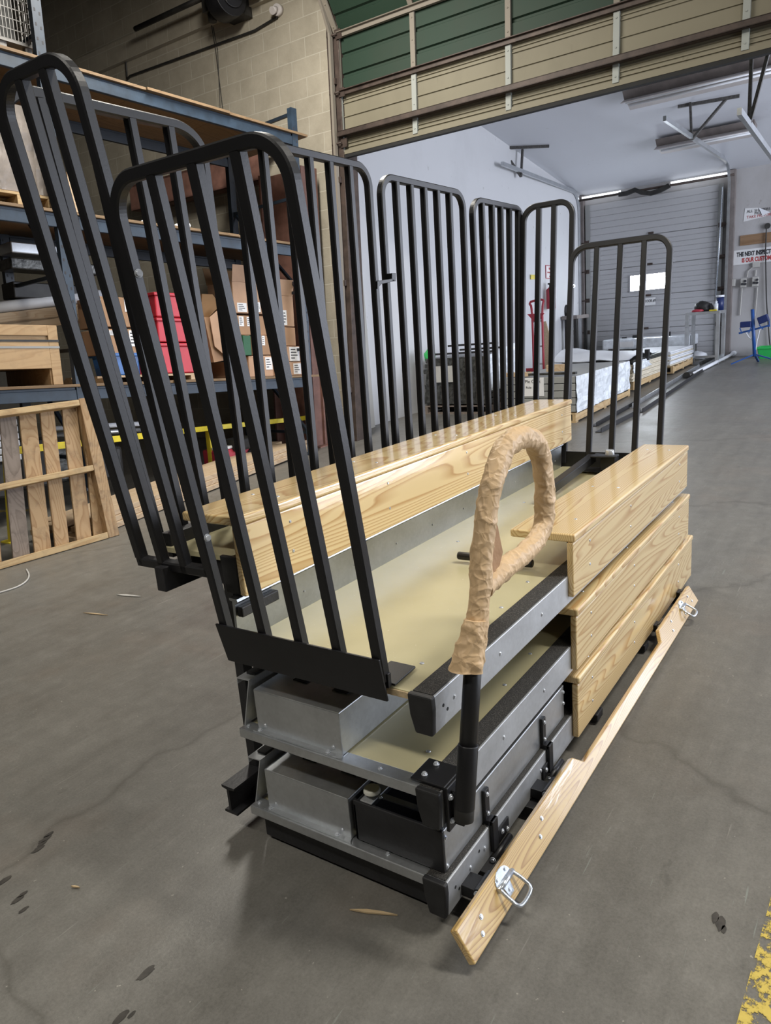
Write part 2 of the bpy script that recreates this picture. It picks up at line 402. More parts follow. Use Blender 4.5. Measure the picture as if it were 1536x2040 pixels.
# ------------------------------------------------------------------ special materials
def floor_mat():
    mt, nt, bs = newmat('worn_concrete')
    v = coords(nt, (1, 1, 1), False)
    big = noisef(nt, v, 0.55, 6, 0.62)
    med = noisef(nt, v, 3.2, 8, 0.7)
    c = ramp(nt, math_(nt, 'ADD', math_(nt, 'MULTIPLY', big, 0.55), math_(nt, 'MULTIPLY', med, 0.45)),
             [(0.36, (0.088, 0.083, 0.073)), (0.50, (0.152, 0.145, 0.128)), (0.66, (0.205, 0.196, 0.173))])
    mid = noisef(nt, v, 14, 6, 0.72)
    c = mix(nt, 0.35, c, ramp(nt, mid, [(0.34, (0.075, 0.07, 0.06)), (0.52, (0.155, 0.148, 0.13)), (0.68, (0.27, 0.26, 0.235))]))
    fine = noisef(nt, v, 130, 3, 0.75)
    c = mix(nt, 0.33, c, ramp(nt, fine, [(0.3, (0.065, 0.062, 0.055)), (0.7, (0.235, 0.225, 0.20))]))
    # rusty tint patches
    rt = noisef(nt, v, 1.7, 5, 0.6)
    c = mix(nt, math_(nt, 'MULTIPLY', ramp(nt, rt, [(0.55, (0, 0, 0)), (0.7, (1, 1, 1))]), 0.22), c, (0.22, 0.165, 0.125))
    wr = noisef(nt, coords(nt, (0.5, 7, 1), False, (0, 0, 0.03)), 1.6, 5, 0.65)
    c = mix(nt, 0.16, c, ramp(nt, wr, [(0.35, (0.085, 0.082, 0.078)), (0.68, (0.25, 0.242, 0.225))]))
    # pale scuffs: thin stretched streaks along and across the traffic
    for sc, rz, lo, am, cc in (((1.3, 34, 1), -0.02, 0.70, 0.32, (0.36, 0.35, 0.32)), ((3, 50, 1), 0.9, 0.73, 0.26, (0.34, 0.38, 0.34)),
                               ((2.2, 40, 1), -0.75, 0.72, 0.28, (0.36, 0.42, 0.38))):
        st = noisef(nt, coords(nt, sc, False, (0, 0, rz)), 2.3, 2, 0.5)
        c = mix(nt, math_(nt, 'MULTIPLY', ramp(nt, st, [(lo, (0, 0, 0)), (lo + 0.05, (1, 1, 1))]), am), c, cc)
    # cracks
    vo = nt.nodes.new('ShaderNodeTexVoronoi'); vo.feature = 'DISTANCE_TO_EDGE'; vo.inputs['Scale'].default_value = 0.33
    wv = nt.nodes.new('ShaderNodeVectorMath'); wv.operation = 'ADD'
    nz = nt.nodes.new('ShaderNodeTexNoise'); nz.inputs['Scale'].default_value = 2.5; nz.inputs['Detail'].default_value = 5
    nt.links.new(v, nz.inputs['Vector']); sc2 = nt.nodes.new('ShaderNodeVectorMath'); sc2.operation = 'SCALE'; sc2.inputs['Scale'].default_value = 0.35
    nt.links.new(nz.outputs['Color'], sc2.inputs[0]); nt.links.new(v, wv.inputs[0]); nt.links.new(sc2.outputs[0], wv.inputs[1])
    nt.links.new(wv.outputs[0], vo.inputs['Vector'])
    ck = ramp(nt, vo.outputs['Distance'], [(0.0, (1, 1, 1)), (0.005, (0, 0, 0))])
    c = mix(nt, math_(nt, 'MULTIPLY', ck, 0.42), c, (0.06, 0.055, 0.045))
    fk = noisef(nt, v, 55, 2, 0.5)
    c = mix(nt, math_(nt, 'MULTIPLY', ramp(nt, fk, [(0.735, (0, 0, 0)), (0.76, (1, 1, 1))]), 0.55), c, (0.42, 0.40, 0.35))
    dk = noisef(nt, coords(nt, (1, 1.7, 1), False), 5.5, 5, 0.65)
    c = mix(nt, math_(nt, 'MULTIPLY', ramp(nt, dk, [(0.66, (0, 0, 0)), (0.73, (1, 1, 1))]), 0.45), c, (0.06, 0.056, 0.048))
    nt.links.new(c, bs.inputs['Base Color'])
    rr = nt.nodes.new('ShaderNodeMapRange'); rr.inputs['To Min'].default_value = 0.24; rr.inputs['To Max'].default_value = 0.58
    nt.links.new(med, rr.inputs[0]); nt.links.new(rr.outputs[0], bs.inputs['Roughness'])
    h = math_(nt, 'ADD', math_(nt, 'MULTIPLY', fine, 0.3), math_(nt, 'MULTIPLY', med, 0.7))
    nt.links.new(bump(nt, h, 0.16, 0.01), bs.inputs['Normal'])
    return mt
def block_mat():
    mt, nt, bs = newmat('concrete_block')
    tc = nt.nodes.new('ShaderNodeTexCoord'); sp = nt.nodes.new('ShaderNodeSeparateXYZ'); cb = nt.nodes.new('ShaderNodeCombineXYZ')
    nt.links.new(tc.outputs['Object'], sp.inputs[0]); nt.links.new(sp.outputs['Y'], cb.inputs['X']); nt.links.new(sp.outputs['Z'], cb.inputs['Y'])
    br = nt.nodes.new('ShaderNodeTexBrick'); br.inputs['Scale'].default_value = 1.0
    br.inputs['Brick Width'].default_value = 0.406; br.inputs['Row Height'].default_value = 0.203
    br.inputs['Mortar Size'].default_value = 0.006; br.inputs['Mortar Smooth'].default_value = 0.3; br.inputs['Bias'].default_value = -0.1
    br.inputs['Color1'].default_value = (0.36, 0.325, 0.255, 1); br.inputs['Color2'].default_value = (0.30, 0.27, 0.21, 1)
    br.inputs['Mortar'].default_value = (0.33, 0.31, 0.26, 1)
    nt.links.new(cb.outputs[0], br.inputs['Vector'])
    n1 = noisef(nt, tc.outputs['Object'], 2.2, 7, 0.7)
    c = mix(nt, 0.55, br.outputs['Color'], ramp(nt, n1, [(0.3, (0.24, 0.215, 0.165)), (0.68, (0.43, 0.39, 0.315))]))
    c = mix(nt, math_(nt, 'MULTIPLY', math_(nt, 'SUBTRACT', 1.0, br.outputs['Fac']), 0.0), c, (0.1, 0.1, 0.1))
    c = mix(nt, math_(nt, 'MULTIPLY', br.outputs['Fac'], 0.75), c, (0.46, 0.43, 0.355))
    nt.links.new(c, bs.inputs['Base Color']); bs.inputs['Roughness'].default_value = 0.85
    h = math_(nt, 'SUBTRACT', math_(nt, 'MULTIPLY', noisef(nt, tc.outputs['Object'], 60, 3), 0.3), br.outputs['Fac'])
    nt.links.new(bump(nt, h, 0.4, 0.01), bs.inputs['Normal'])
    return mt
def wallpaint_mat(name, c, stain=(0.30, 0.28, 0.26), amt=0.5):
    mt, nt, bs = newmat(name)
    v = coords(nt, (1, 1, 0.55), False)
    n1 = noisef(nt, v, 0.8, 6, 0.65)
    cc = mix(nt, math_(nt, 'MULTIPLY', ramp(nt, n1, [(0.50, (0, 0, 0)), (0.75, (1, 1, 1))]), amt), c, stain)
    n2 = noisef(nt, coords(nt, (1, 1, 0.6), False), 7.5, 3, 0.7)
    cc = mix(nt, math_(nt, 'MULTIPLY', ramp(nt, n2, [(0.68, (0, 0, 0)), (0.74, (1, 1, 1))]), 0.55), cc, stain)
    nt.links.new(cc, bs.inputs['Base Color']); bs.inputs['Roughness'].default_value = 0.7
    nt.links.new(bump(nt, n2, 0.15, 0.01), bs.inputs['Normal'])
    return mt
def deck_mat():
    mt, nt, bs = newmat('tan_deck_coating')
    v = coords(nt, (1, 1, 1))
    n1 = noisef(nt, v, 3, 4, 0.6)
    c = ramp(nt, n1, [(0.3, (0.52, 0.47, 0.285)), (0.7, (0.57, 0.52, 0.325))])
    dn = noisef(nt, v, 110, 2, 0.5)
    c = mix(nt, math_(nt, 'MULTIPLY', ramp(nt, dn, [(0.74, (0, 0, 0)), (0.77, (1, 1, 1))]), 0.6), c, (0.75, 0.72, 0.55))
    nt.links.new(c, bs.inputs['Base Color'])
    rr = nt.nodes.new('ShaderNodeMapRange'); rr.inputs['To Min'].default_value = 0.21; rr.inputs['To Max'].default_value = 0.27
    nt.links.new(n1, rr.inputs[0]); nt.links.new(rr.outputs[0], bs.inputs['Roughness'])
    nt.links.new(bump(nt, noisef(nt, v, 14, 3, 0.6), 0.05, 0.01), bs.inputs['Normal'])
    return mt
def grit_mat():
    mt, nt, bs = newmat('black_grit_strip')
    v = coords(nt)
    g = noisef(nt, v, 420, 2, 0.6)
    nt.links.new(ramp(nt, g, [(0.40, (0.018, 0.017, 0.016)), (0.62, (0.06, 0.056, 0.05)), (0.72, (0.17, 0.16, 0.14))]), bs.inputs['Base Color'])
    bs.inputs['Roughness'].default_value = 0.85
    nt.links.new(bump(nt, g, 0.8, 0.004), bs.inputs['Normal'])
    return mt
M['floor'] = floor_mat(); M['block'] = block_mat(); M['deck'] = deck_mat(); M['grit'] = grit_mat()
M['white_wall'] = wallpaint_mat('white_painted_wall', (0.60, 0.605, 0.62), (0.36, 0.36, 0.36), 0.25)
M['far_wall'] = wallpaint_mat('dirty_painted_wall', (0.44, 0.43, 0.43), (0.24, 0.22, 0.20), 0.5)
M['ceil'] = wallpaint_mat('white_ceiling', (0.62, 0.635, 0.68), (0.50, 0.50, 0.52), 0.15)
M['pilaster'] = wallpaint_mat('painted_concrete_pilaster', (0.44, 0.43, 0.40), (0.25, 0.23, 0.20), 0.5)
M['door_white'] = wallpaint_mat('white_door_panel', (0.42, 0.42, 0.43), (0.34, 0.33, 0.33), 0.25)
M['door_green'] = wallpaint_mat('green_door_panel', (0.011, 0.034, 0.019), (0.022, 0.029, 0.017), 0.6)
M['door_beige'] = wallpaint_mat('beige_door_panel', (0.205, 0.185, 0.13), (0.145, 0.128, 0.088), 0.7)
M['stile'] = wallpaint_mat('pale_stile', (0.22, 0.195, 0.16), (0.2, 0.165, 0.13), 0.5)
M['stile_zinc'] = wallpaint_mat('weathered_zinc', (0.32, 0.34, 0.32), (0.25, 0.24, 0.21), 0.4)
M['strut'] = plain('rusty_dark_strut', (0.06, 0.042, 0.034), 0.6, 0.2, 0.4, 9)
M['roof'] = plain('dark_roof_deck', (0.035, 0.033, 0.03), 0.9, 0, 0.2)
M['dim_wall'] = plain('dim_warehouse_wall', (0.11, 0.105, 0.095), 0.9, 0, 0.2, 2)

# ------------------------------------------------------------------ building shell
LEAN = 0.071
XW = 6.90                                     # block wall and hall door plane, X = XW + LEAN * Z
def wp(y, z, dx=0.0): return Vector((XW + dx + LEAN * z, y, z))
def wpd(y, z, dx=0.0):                        # on the door leaf, whose upper part already turns back along the track
    e = max(0.0, z - ZTURN)
    return Vector((XW + dx + LEAN * z - 0.62 * e, y, z - 0.10 * e))
ZTURN = px_(683, 68, XW, LEAN).z
JY = py = px_(681, 309, XW, LEAN).y           # left edge of the door opening
fl = MB()
xs = [-7, -4, -2, 0, 1, 2, 3, 4, 5, 5.8, 7, 9, 11, 13, 17]
ys = [-7, -4, -2, 0, 2, 4, 6, 8, 13]
fl.add([(x, y, floor_z(x)) for x in xs for y in ys],
       [(i * len(ys) + j, (i + 1) * len(ys) + j, (i + 1) * len(ys) + j + 1, i * len(ys) + j + 1)
        for i in range(len(xs) - 1) for j in range(len(ys) - 1)])
me_fl = fl.build('floor', M['floor'], None, 0, (0, 0, 0)); me_fl['kind'] = 'structure'

# hall: block wall beside the big door, plain walls behind the camera, dark roof
w = MB()
w.prism([wp(JY + 0.02, -0.05), wp(12.4, -0.05), wp(12.4, 7.2), wp(JY + 0.02, 7.2)], (0.2, 0, 0))
o = w.build('wall_front', M['block'], None, 0, wp(JY + 0.03, 0.02)); o['kind'] = 'structure'
w = MB(); w.prism([wp(-6.5, 5.9), wp(JY + 0.02, 5.9), wp(JY + 0.02, 7.2), wp(-6.5, 7.2)], (0.2, 0, 0))
struct('trim_1', w, M['block'])
w = MB(); w.prism([wp(-6.5, -0.05), wp(-5.0, -0.05), wp(-5.0, 5.9), wp(-6.5, 5.9)], (0.2, 0, 0))
struct('wall_front_right', w, M['block'])
w = MB(); w.box((-6.6, 12.2, -0.05), (8.0, 12.4, 7.2)); struct('wall_left', w, M['dim_wall'])
w = MB(); w.box((-6.8, -6.5, -0.05), (-6.6, 12.4, 7.2)); struct('wall_back', w, M['dim_wall'])
w = MB(); w.box((-6.6, -6.7, -0.05), (7.4, -6.5, 7.2)); struct('wall_right', w, M['dim_wall'])
w = MB(); w.box((-6.8, -6.7, 7.2), (8.0, 12.4, 7.35)); struct('ceiling', w, M['roof'])
# raised band course high on the block wall and the conduit under it
pa, pb = px_(205, 128, XW, LEAN), px_(470, 0, XW, LEAN)
w = MB(); zb = (pa.z + pb.z) / 2
w.prism([wp(JY + 0.3, zb - 0.13, -0.07), wp(12.0, zb - 0.13, -0.07), wp(12.0, zb + 0.13, -0.07), wp(JY + 0.3, zb + 0.13, -0.07)], (0.08, 0, 0))
struct('trim_2', w, M['block'])

# loading room beyond the door
X2 = 15.5
LW0, LW1 = pf(705, 860), Vector((X2, px_(1160, 600, X2).y, 0))
cz = lambda x: px_(1159, 391, X2).z + 0.158 * (X2 - x)
def lw(x, z): return Vector((x, LW0.y + (LW1.y - LW0.y) * (x - LW0.x) / (X2 - LW0.x), z))
w = MB(); w.prism([lw(7.62, 0), lw(X2 + 0.1, 0), lw(X2 + 0.1, cz(X2) + .05), lw(7.62, cz(7.62) + .05)], (0, 0.18, 0))
struct('wall_left_loading', w, M['white_wall'])
w = MB(); w.box((X2, -5.9, -0.05), (X2 + 0.2, 5.6, cz(X2) + 0.1)); struct('wall_far', w, M['far_wall'])
w = MB()
w.prism([(7.55, -5.9, cz(7.55)), (X2 + .2, -5.9, cz(X2 + .2)), (X2 + .2, 5.9, cz(X2 + .2)), (7.55, 5.9, cz(7.55))], (0, 0, 0.1))
struct('ceiling_loading', w, M['ceil'])
# right wall of the loading room, with the open dock bay
w = MB()
w.box((7.2, -5.7, -0.05), (8.0, -5.5, 4.7)); w.box((13.2, -5.7, -0.05), (X2, -5.5, 4.0)); w.box((8.0, -5.7, 3.75), (13.2, -5.5, 4.7))
struct('wall_right_loading', w, M['white_wall'])
# pilaster and dark jamb at the left of the opening
w = MB()
p0 = lw(LW0.x, 0)
w.box((p0.x - 0.02, p0.y - 0.10, 0), (p0.x + 0.35, p0.y + 0.2, 4.6))
struct('trim_3', w, M['pilaster'], None, 0.01)
w = MB(); w.prism([wp(JY - 0.04, 0, -0.02), wp(JY + 0.12, 0, -0.02), wp(JY + 0.12, 5.9, -0.02), wp(JY - 0.04, 5.9, -0.02)], (0.26, 0, 0))
struct('trim_4', w, M['strut'], None, 0.006)

# ------------------------------------------------------------------ big sectional door of the hall (raised)
ZB = px_(1100, 205, XW, LEAN).z               # bottom edge of the raised door
zA = px_(690, 183, XW, LEAN).z; zC = px_(683, 68, XW, LEAN).z
SEC = [ZB, zA, zC, zC + (zC - zA), zC + 2 * (zC - zA)]
YR = -4.9                                     # right edge of the door
door = thing('sectional_door', 'raised sectional overhead door with green and beige ribbed panels', 'door', wp(JY, ZB))
def ribbed(z0, z1, ribs, depth, dx):
    pr = [(z0, 0)]
    for zr, wd in ribs:
        zz = z0 + (z1 - z0) * zr
        pr += [(zz - wd, 0), (zz - wd * 0.5, depth), (zz + wd * 0.5, depth), (zz + wd, 0)]
    pr.append((z1, 0))
    vs = []; k = len(pr)
    for y in (JY - 0.05, YR):
        vs += [wpd(y, z, dx + d) for z, d in pr]
    b = MB().add(vs, [(i, i + 1, i + 1 + k, i + k) for i in range(k - 1)])
    b.add([wpd(JY - .05, z0, dx + .045), wpd(JY - .05, z1, dx + .045), wpd(YR, z1, dx + .045), wpd(YR, z0, dx + .045)], [(0, 1, 2, 3)])
    return b
for i in range(4):
    beige = i == 0
    ribs = [(0.06, .008), (.12, .008), (.18, .008), (.24, .008), (.33, .008), (.40, .008), (0.62, .008), (.84, .008), (.90, .008), (.96, .008)] if beige else [(0.30, .022), (0.66, .022)]
    b = ribbed(SEC[i] + .004, SEC[i + 1] - .004, ribs, -0.012 if beige else 0.022, 0.02)
    o = b.build('door_panel', M['door_beige'] if beige else M['door_green'], door)
    o['label'] = 'beige ribbed bottom panel' if beige else 'dark green panel with two deep grooves'
ys_st = [px_(u, v, XW, LEAN).y for u, v in ((680, 250), (826, 200), (1013, 150), (1228, 80), (1487, 40))]
ys_st += [ys_st[-1] - (ys_st[-2] - ys_st[-1]) * k for k in (1, 2, 3, 4)]
for j, y in enumerate(ys_st):
    for i in range(4):
        b = MB(); a0, a1 = SEC[i] + .03, SEC[i + 1] - .03
        b.prism([wpd(y - .028, a0, -.012), wpd(y + .028, a0, -.012), wpd(y + .028, a1, -.012), wpd(y - .028, a1, -.012)], (.03, 0, 0))
        for zz in (a0 + .05, (a0 + a1) / 2, a1 - .05): b.cyl(wpd(y, zz, -.018), wpd(y, zz, -.010), .008, 8)
        b.build('stile', M['stile_zinc'] if i == 0 else M['stile'], door, .003)
for i, z in enumerate(SEC[1:4]):
    b = MB(); b.prism([wpd(JY - .04, z - .03, -.03), wpd(YR, z - .03, -.03), wpd(YR, z + .012, -.03), wpd(JY - .04, z + .012, -.03)], (.04, 0, 0))
    b.prism([wpd(JY - .04, z + .012, -.055), wpd(YR, z + .012, -.055), wpd(YR, z + .022, -.055), wpd(JY - .04, z + .022, -.055)], (.07, 0, 0))
    b.build('strut', M['strut'] if i == 0 else M['stile'], door, .002)
zs = px_(669, 271, XW, LEAN).z
b = MB(); b.prism([wpd(JY - .0, zs - .035, -.07), wpd(YR, zs - .035, -.07), wpd(YR, zs + .02, -.07), wpd(JY - .0, zs + .02, -.07)], (.012, 0, 0))
b.prism([wpd(JY, zs + .012, -.07), wpd(YR, zs + .012, -.07), wpd(YR, zs + .02, -.07), wpd(JY, zs + .02, -.07)], (.08, 0, 0))
b.prism([wpd(JY, zs - .035, -.07), wpd(YR, zs - .035, -.07), wpd(YR, zs - .027, -.07), wpd(JY, zs - .027, -.07)], (.08, 0, 0))
b.build('strut', M['strut'], door)
b = MB(); b.prism([wpd(JY - .02, ZB - .03, 0), wpd(YR, ZB - .03, 0), wpd(YR, ZB + .005, 0), wpd(JY - .02, ZB + .005, 0)], (.06, 0, 0))
b.build('bottom_seal', M['rubber'], door)
b = MB(); b.prism([wpd(JY - .02, ZB + .005, -.004), wpd(YR, ZB + .005, -.004), wpd(YR, ZB + .05, -.004), wpd(JY - .02, ZB + .05, -.004)], (.02, 0, 0))
b.build('bottom_rail', M['door_beige'], door)
for z in SEC[1:4] + [zs - 0.1]:
    b = MB(); y = JY - .02
    b.cyl(wpd(y - .03, z, -.06), wpd(y + .10, z, -.06), .011, 8)
    b.prism([wpd(y - .08, z - .045, -.035), wpd(y + .0, z - .045, -.035), wpd(y + .0, z + .045, -.035), wpd(y - .08, z + .045, -.035)], (.012, 0, 0))
    b.cyl(wpd(y + .06, z, -.06), wpd(y + .085, z, -.06), .024, 12)
    b.build('roller_hinge', M['strut'], door)
tr = thing('door_track', 'pale steel door track curving back above the dark door jamb', 'door track', wp(JY, 3.4))
zt = px_(665, 70, XW, LEAN).z
for dy in (0.0,):
    path = [wp(JY + dy + .03, z, -.07) for z in (0.05, 1.5, SEC[0], zt)]
    c0 = wp(JY + dy + .03, zt, -.07)
    for k in range(1, 9):
        path.append(c0 + Vector((-.62 * .25 * k * (.55 + .06 * k), 0, .25 * k * .9)))
    b = MB(); b.sweep(path, [(-.025, -.014), (.025, -.014), (.025, .014), (-.025, .014)], (0, 1, 0))
    b.build('rail', M['stile'], tr)
    for z in (.6, 1.8, 2.9, 3.9):
        b = MB(); b.prism([wp(JY + .0, z, -.06), wp(JY + .08, z, -.06), wp(JY + .08, z + .06, -.06), wp(JY, z + .06, -.06)], (.06, 0, 0)); b.build('bracket', M['strut'], tr)

# chain hoist / operator on the wall above, with pipes
pm = px_(492, 22, XW, LEAN) + Vector((-0.30, 0, 0))
hoist = thing('door_operator', 'dark chain hoist door operator high on the block wall', 'door operator', pm)
b = MB(); b.cyl(pm + Vector((-.05, -.10, .03)), pm + Vector((.0, .12, .03)),   .20, 24); b.cyl(pm + Vector((-.05, -.13, .03)), pm + Vector((-.04, -.10, .03)), .12, 24)
b.build('wheel_guard', M['black'], hoist, .006)
b = MB(); b.cyl(pm + Vector((-.03, -.45, .08)), pm + Vector((-.03, -.12, .08)), .085, 20); b.build('motor', M['machine'], hoist, .006)
b = MB(); b.box(pm + Vector((-.08, .2, -.03)), pm + Vector((.08, .34, .2))); b.cyl(pm + Vector((0, .27, -.03)), pm + Vector((0, .27, -.12)), .05, 14); b.build('gear_housing', M['machine'], hoist, .01)
b = MB(); b.cyl(pm + Vector((.0, .3, .16)), pm + Vector((0, 1.6, .16)), .03, 10); b.box(pm + Vector((0, -.1, -.1)), pm + Vector((.27, .2, .1))); b.build('shaft', M['machine'], hoist)
pl = px_(557, 22, XW, LEAN) + Vector((-.03, 0, 0))
b = MB(); b.cyl(pl + Vector((.03, 0, 0)), pl + Vector((-.03, 0, 0)), .06, 14); b.cyl(pl + Vector((-.03, 0, 0)), pl + Vector((-.10, 0, -.03)), .032, 14, .04)
single('lamp_holder', b, M['lamp_white'], 'small white lamp holder beside the chain hoist', 'lamp holder')
def on_wall(u, v): return px_(u, v, XW, LEAN) + Vector((-.02, 0, 0))
b = MB(); q = [on_wall(*p) for p in ((256, 160), (251, 95), (262, 80), (300, 60), (425, -5))]
b.tube(q, .011, 8); q = [on_wall(*p) for p in ((256, 158), (262, 152), (480, 73), (510, 62), (555, 35))]; b.tube(q, .014, 8)
single('conduit', b, M['machine'], 'thin dark conduit running along the upper block wall', 'conduit')
b = MB(); b.tube([on_wall(*p) for p in ((427, 55), (436, 100), (441, 215))], .004, 6); b.tube([on_wall(*p) for p in ((420, 30), (432, 100), (446, 215))], .004, 6)
single('hoist_chain', b, M['machine'], 'two thin hoist chains hanging down the block wall', 'chain')

# brown structural steel in front of the block wall
pc = px_(590, 500, 6.62, LEAN)
b = MB(); y0, y1 = px_(538, 500, 6.62, LEAN).y, px_(622, 500, 6.62, LEAN).y
zt_ = px_(600, 335, 6.62, LEAN).z
for ya in (y0 - 0.03, y1): b.prism([(6.5, ya, 0), (6.78, ya, 0), (6.78 + LEAN * zt_, ya, zt_), (6.5 + LEAN * zt_, ya, zt_)], (0, .03, 0))
b.prism([(6.63, y0 - .03, 0), (6.65, y0 - .03, 0), (6.65 + LEAN * zt_, y0 - .03, zt_), (6.63 + LEAN * zt_, y0 - .03, zt_)], (0, y1 - y0, 0))
b.box((6.45, y1 - .1, 0), (6.82, y0 + .1, .03))
single('steel_column', b, M['brown_steel'], 'rusty brown steel column beside the big door opening', 'column', None, .004)
za, zb2 = px_(277, 418, 6.66, LEAN).z, px_(277, 366, 6.66, LEAN).z
b = MB(); ya = px_(262, 400, 6.66, LEAN).y
for z0, z1, d in ((za, za + .03, .22), (zb2 - .03, zb2, .22), (za, zb2, .03)):
    b.prism([wp(y0 + .02, z0, -.26), wp(ya, z0, -.26), wp(ya, z1, -.26), wp(y0 + .02, z1, -.26)], (d, 0, 0))
single('steel_beam', b, M['brown_steel'], 'brown steel beam running level behind the blue rack', 'beam', None, .003)

# ------------------------------------------------------------------ the stacked bleacher
S = 0.8125
def U(x, y, z): return Vector((x * S, y * S, z * S))
XN, XF = 1.395, 4.20                          # near and far end of the rows
def ubox(b, x0, x1, y0, y1, z0, z1): return b.box(U(x0, y0, z0), U(x1, y1, z1))
def uext(b, yz, x0, x1): return b.prism([U(x0, y, z) for y, z in yz], U(x1 - x0, 0, 0))
def bolt(b, p, d, r=.006, h=.005, hexn=6):
    p, d = Vector(p), Vector(d).normalized(); b.cut()
    r *= .66; h *= .7; b.cyl(p, p + d * h * .4, r * 1.5, 14); b.cyl(p, p + d * h, r, hexn); return b
def screw(b, p, d, r=.007):
    p, d = Vector(p), Vector(d).normalized(); b.cut()
    b.cyl(p - d * .001, p + d * .0018, r, 12, r * .6); return b

ROWZ = [.147, .425, .70]
names = ['lowest', 'middle', 'upper']
rows = []
for k, zt in enumerate(ROWZ):
    lab = ['lowest bleacher deck row, nearest the floor, carrying a black and galvanized box',
           'middle bleacher deck row with a galvanized box cover at its back',
           'upper open tan bleacher deck row with black grit front edge'][k]
    t = thing('bleacher_deck', lab, 'bleacher', U(XN, 1.2, zt - .1))
    yb = 1.585
    b = MB(); ubox(b, XN + .004, XF, .93, yb, zt - .022, zt - .003); d = b.build('deck_sheet', M['deck'], t, .001)
    b = MB(); ubox(b, XN, XN + .006, .945, yb, zt - .023, zt - .006)
    b.build('plywood_edge', M['edge_ply'], t)
    # nosing channel
    b = MB()
    uext(b, [(.873, zt), (.938, zt), (.938, zt - .005), (.880, zt - .005), (.880, zt - .097), (.905, zt - .097), (.905, zt - .103), (.873, zt - .103)], XN, XF)
    nose = b.build('nosing', M['galv_dull'], t, .0025); nose['label'] = 'galvanized front channel'
    b = MB(); ubox(b, XN + .006, XF, .879, .937, zt - .001, zt + .003); b.build('grit_strip', M['grit'], t)['label'] = 'black non-slip grit strip'
    for xe in (XN - .004, XF - .008):
        b = MB(); uext(b, [(.942, zt + .004), (.870, zt + .004), (.868, zt - .03), (.874, zt - .105), (.925, zt - .105), (.938, zt - .055)], xe - .012, xe + .008)
        b.build('end_cap', M['plastic'], t, .004)['label'] = 'black plastic end cap'
    b = MB()
    for x in ((1.53, 1.62, 2.05) if k == 0 else (1.50, 1.78, 2.1)):
        bolt(b, U(x, .873, zt - .05), (0, -1, 0), .006, .004, 10)
    b.build_each('bolt', M['zinc'], t)
    b = MB()
    for x, z in ((1.46, -.065), (1.585, -.035), (1.44, -.045)):
        b.cut().cyl(U(x, .8722, zt + z), U(x, .874, zt + z), .004, 10)
    b.build_each('bolt_hole', M['rubber'], t)
    b = MB()
    for x, y in ((1.55, 1.0), (1.75, .975), (2.0, .97), (2.25, .985), (2.6, 1.45), (3.0, 1.0), (3.3, 1.45), (3.6, 1.0)):
        screw(b, U(x, y, zt - .003), (0, 0, 1), .007)
    b.build_each('screw', M['zinc'], t)
    # underside carrier beams
    for yy in (1.02, 1.28, 1.43):
        b = MB(); ubox(b, XN + .10, XF - .1, yy - .02, yy + .02, zt - .07, zt - .022); b.build('under_beam', M['black2'], t)
    for xx in (1.62, 2.45, 3.3, 4.0):
        b = MB(); ubox(b, xx - .02, xx + .02, .91, yb, zt - .085, zt - .022); b.build('under_beam', M['black2'], t)
    if k < 2:
        # galvanized side channel along the near end
        b = MB(); ubox(b, XN - .002, XN + .045, .94, 1.594, zt - .004, zt); ubox(b, XN - .004, XN, .94, 1.594, zt - .030, zt)
        c = b.build('side_channel', M['galv'], t, .0015); c['label'] = 'galvanized side channel'
        b = MB()
        for y in (1.075, 1.575): bolt(b, U(XN + .02, y, zt), (0, 0, 1), .0055, .006)
        b.build_each('bolt', M['zinc'], t)
        # rear riser channel
        b = MB()
        pr = [(1.590, zt), (1.548, zt + .155), (1.545, zt + .165), (1.600, zt + .162), (1.600, zt + .142), (1.597, zt + .142),
              (1.597, zt + .159), (1.550, zt + .161), (1.552, zt + .152), (1.594, zt)]
        uext(b, pr, XN + .02, XF - .05)
        rr = b.build('rear_riser', M['galv_dull'], t)
        b = MB(); ubox(b, XN + .05, XN + .12, 1.55, 1.585, zt + .164, zt + .172); b.build('riser_pad', M['rubber'], t)
        # box cover
        z1 = zt + .137
        b = MB(); ubox(b, XN + .02, 3.6, 1.204, 1.534, zt + .001, z1)
        bx = b.build('box_cover', M['galv'], t, .0025); bx['label'] = 'galvanized sheet box cover'
        b = MB(); b.prism([U(XN + .003, 1.195, zt + .001), U(XN + .003, 1.225, zt + .001), U(XN + .003, 1.54, zt + .001), U(XN + .02, 1.54, zt + .001), U(XN + .02, 1.204, zt + .001)], U(0, 0, .004))
        b.build('box_flange', M['galv'], t)
        b = MB()
        for y in (1.25, 1.517): bolt(b, U(XN + .011, y, zt + .005), (0, 0, 1), .0065, .007)
        for y in (1.235, 1.50): bolt(b, U(XN + .02, y, zt + .022), (-1, 0, 0), .005, .004)
        b.build_each('bolt', M['zinc'], t)
        for y in (1.275, 1.43):  # black strips paint in the reflection of dark beams on the box top
            b = MB(); ubox(b, XN + .12, 3.5, y - .028, y + .028, z1, z1 + .002); b.build('reflection_strip', M['rubber'], t)['label'] = 'black strip painting a dark reflection on the box cover'
    else:
        # galvanized riser behind the upper deck
        b = MB()
        uext(b, [(1.585, zt - .01), (1.578, zt + .125), (1.565, zt + .136), (1.568, zt + .144), (1.60, zt + .146), (1.60, zt + .138), (1.588, zt + .136), (1.592, zt - .01)], 1.43, XF - .03)
        c = b.build('rear_riser', M['galv_bright'], t); c['label'] = 'shiny galvanized riser'
        b = MB(); ubox(b, 1.435, 1.60, 1.555, 1.578, zt + .085, zt + .118); b.build('riser_bracket', M['black2'], t, .003)
        b = MB()
        for i in range(9): bolt(b, U(1.75 + i * .29, 1.580, zt + .055), (0, -1, 0), .0035, .002, 8)
        b.build_each('rivet', M['galv'], t)
    rows.append(t)
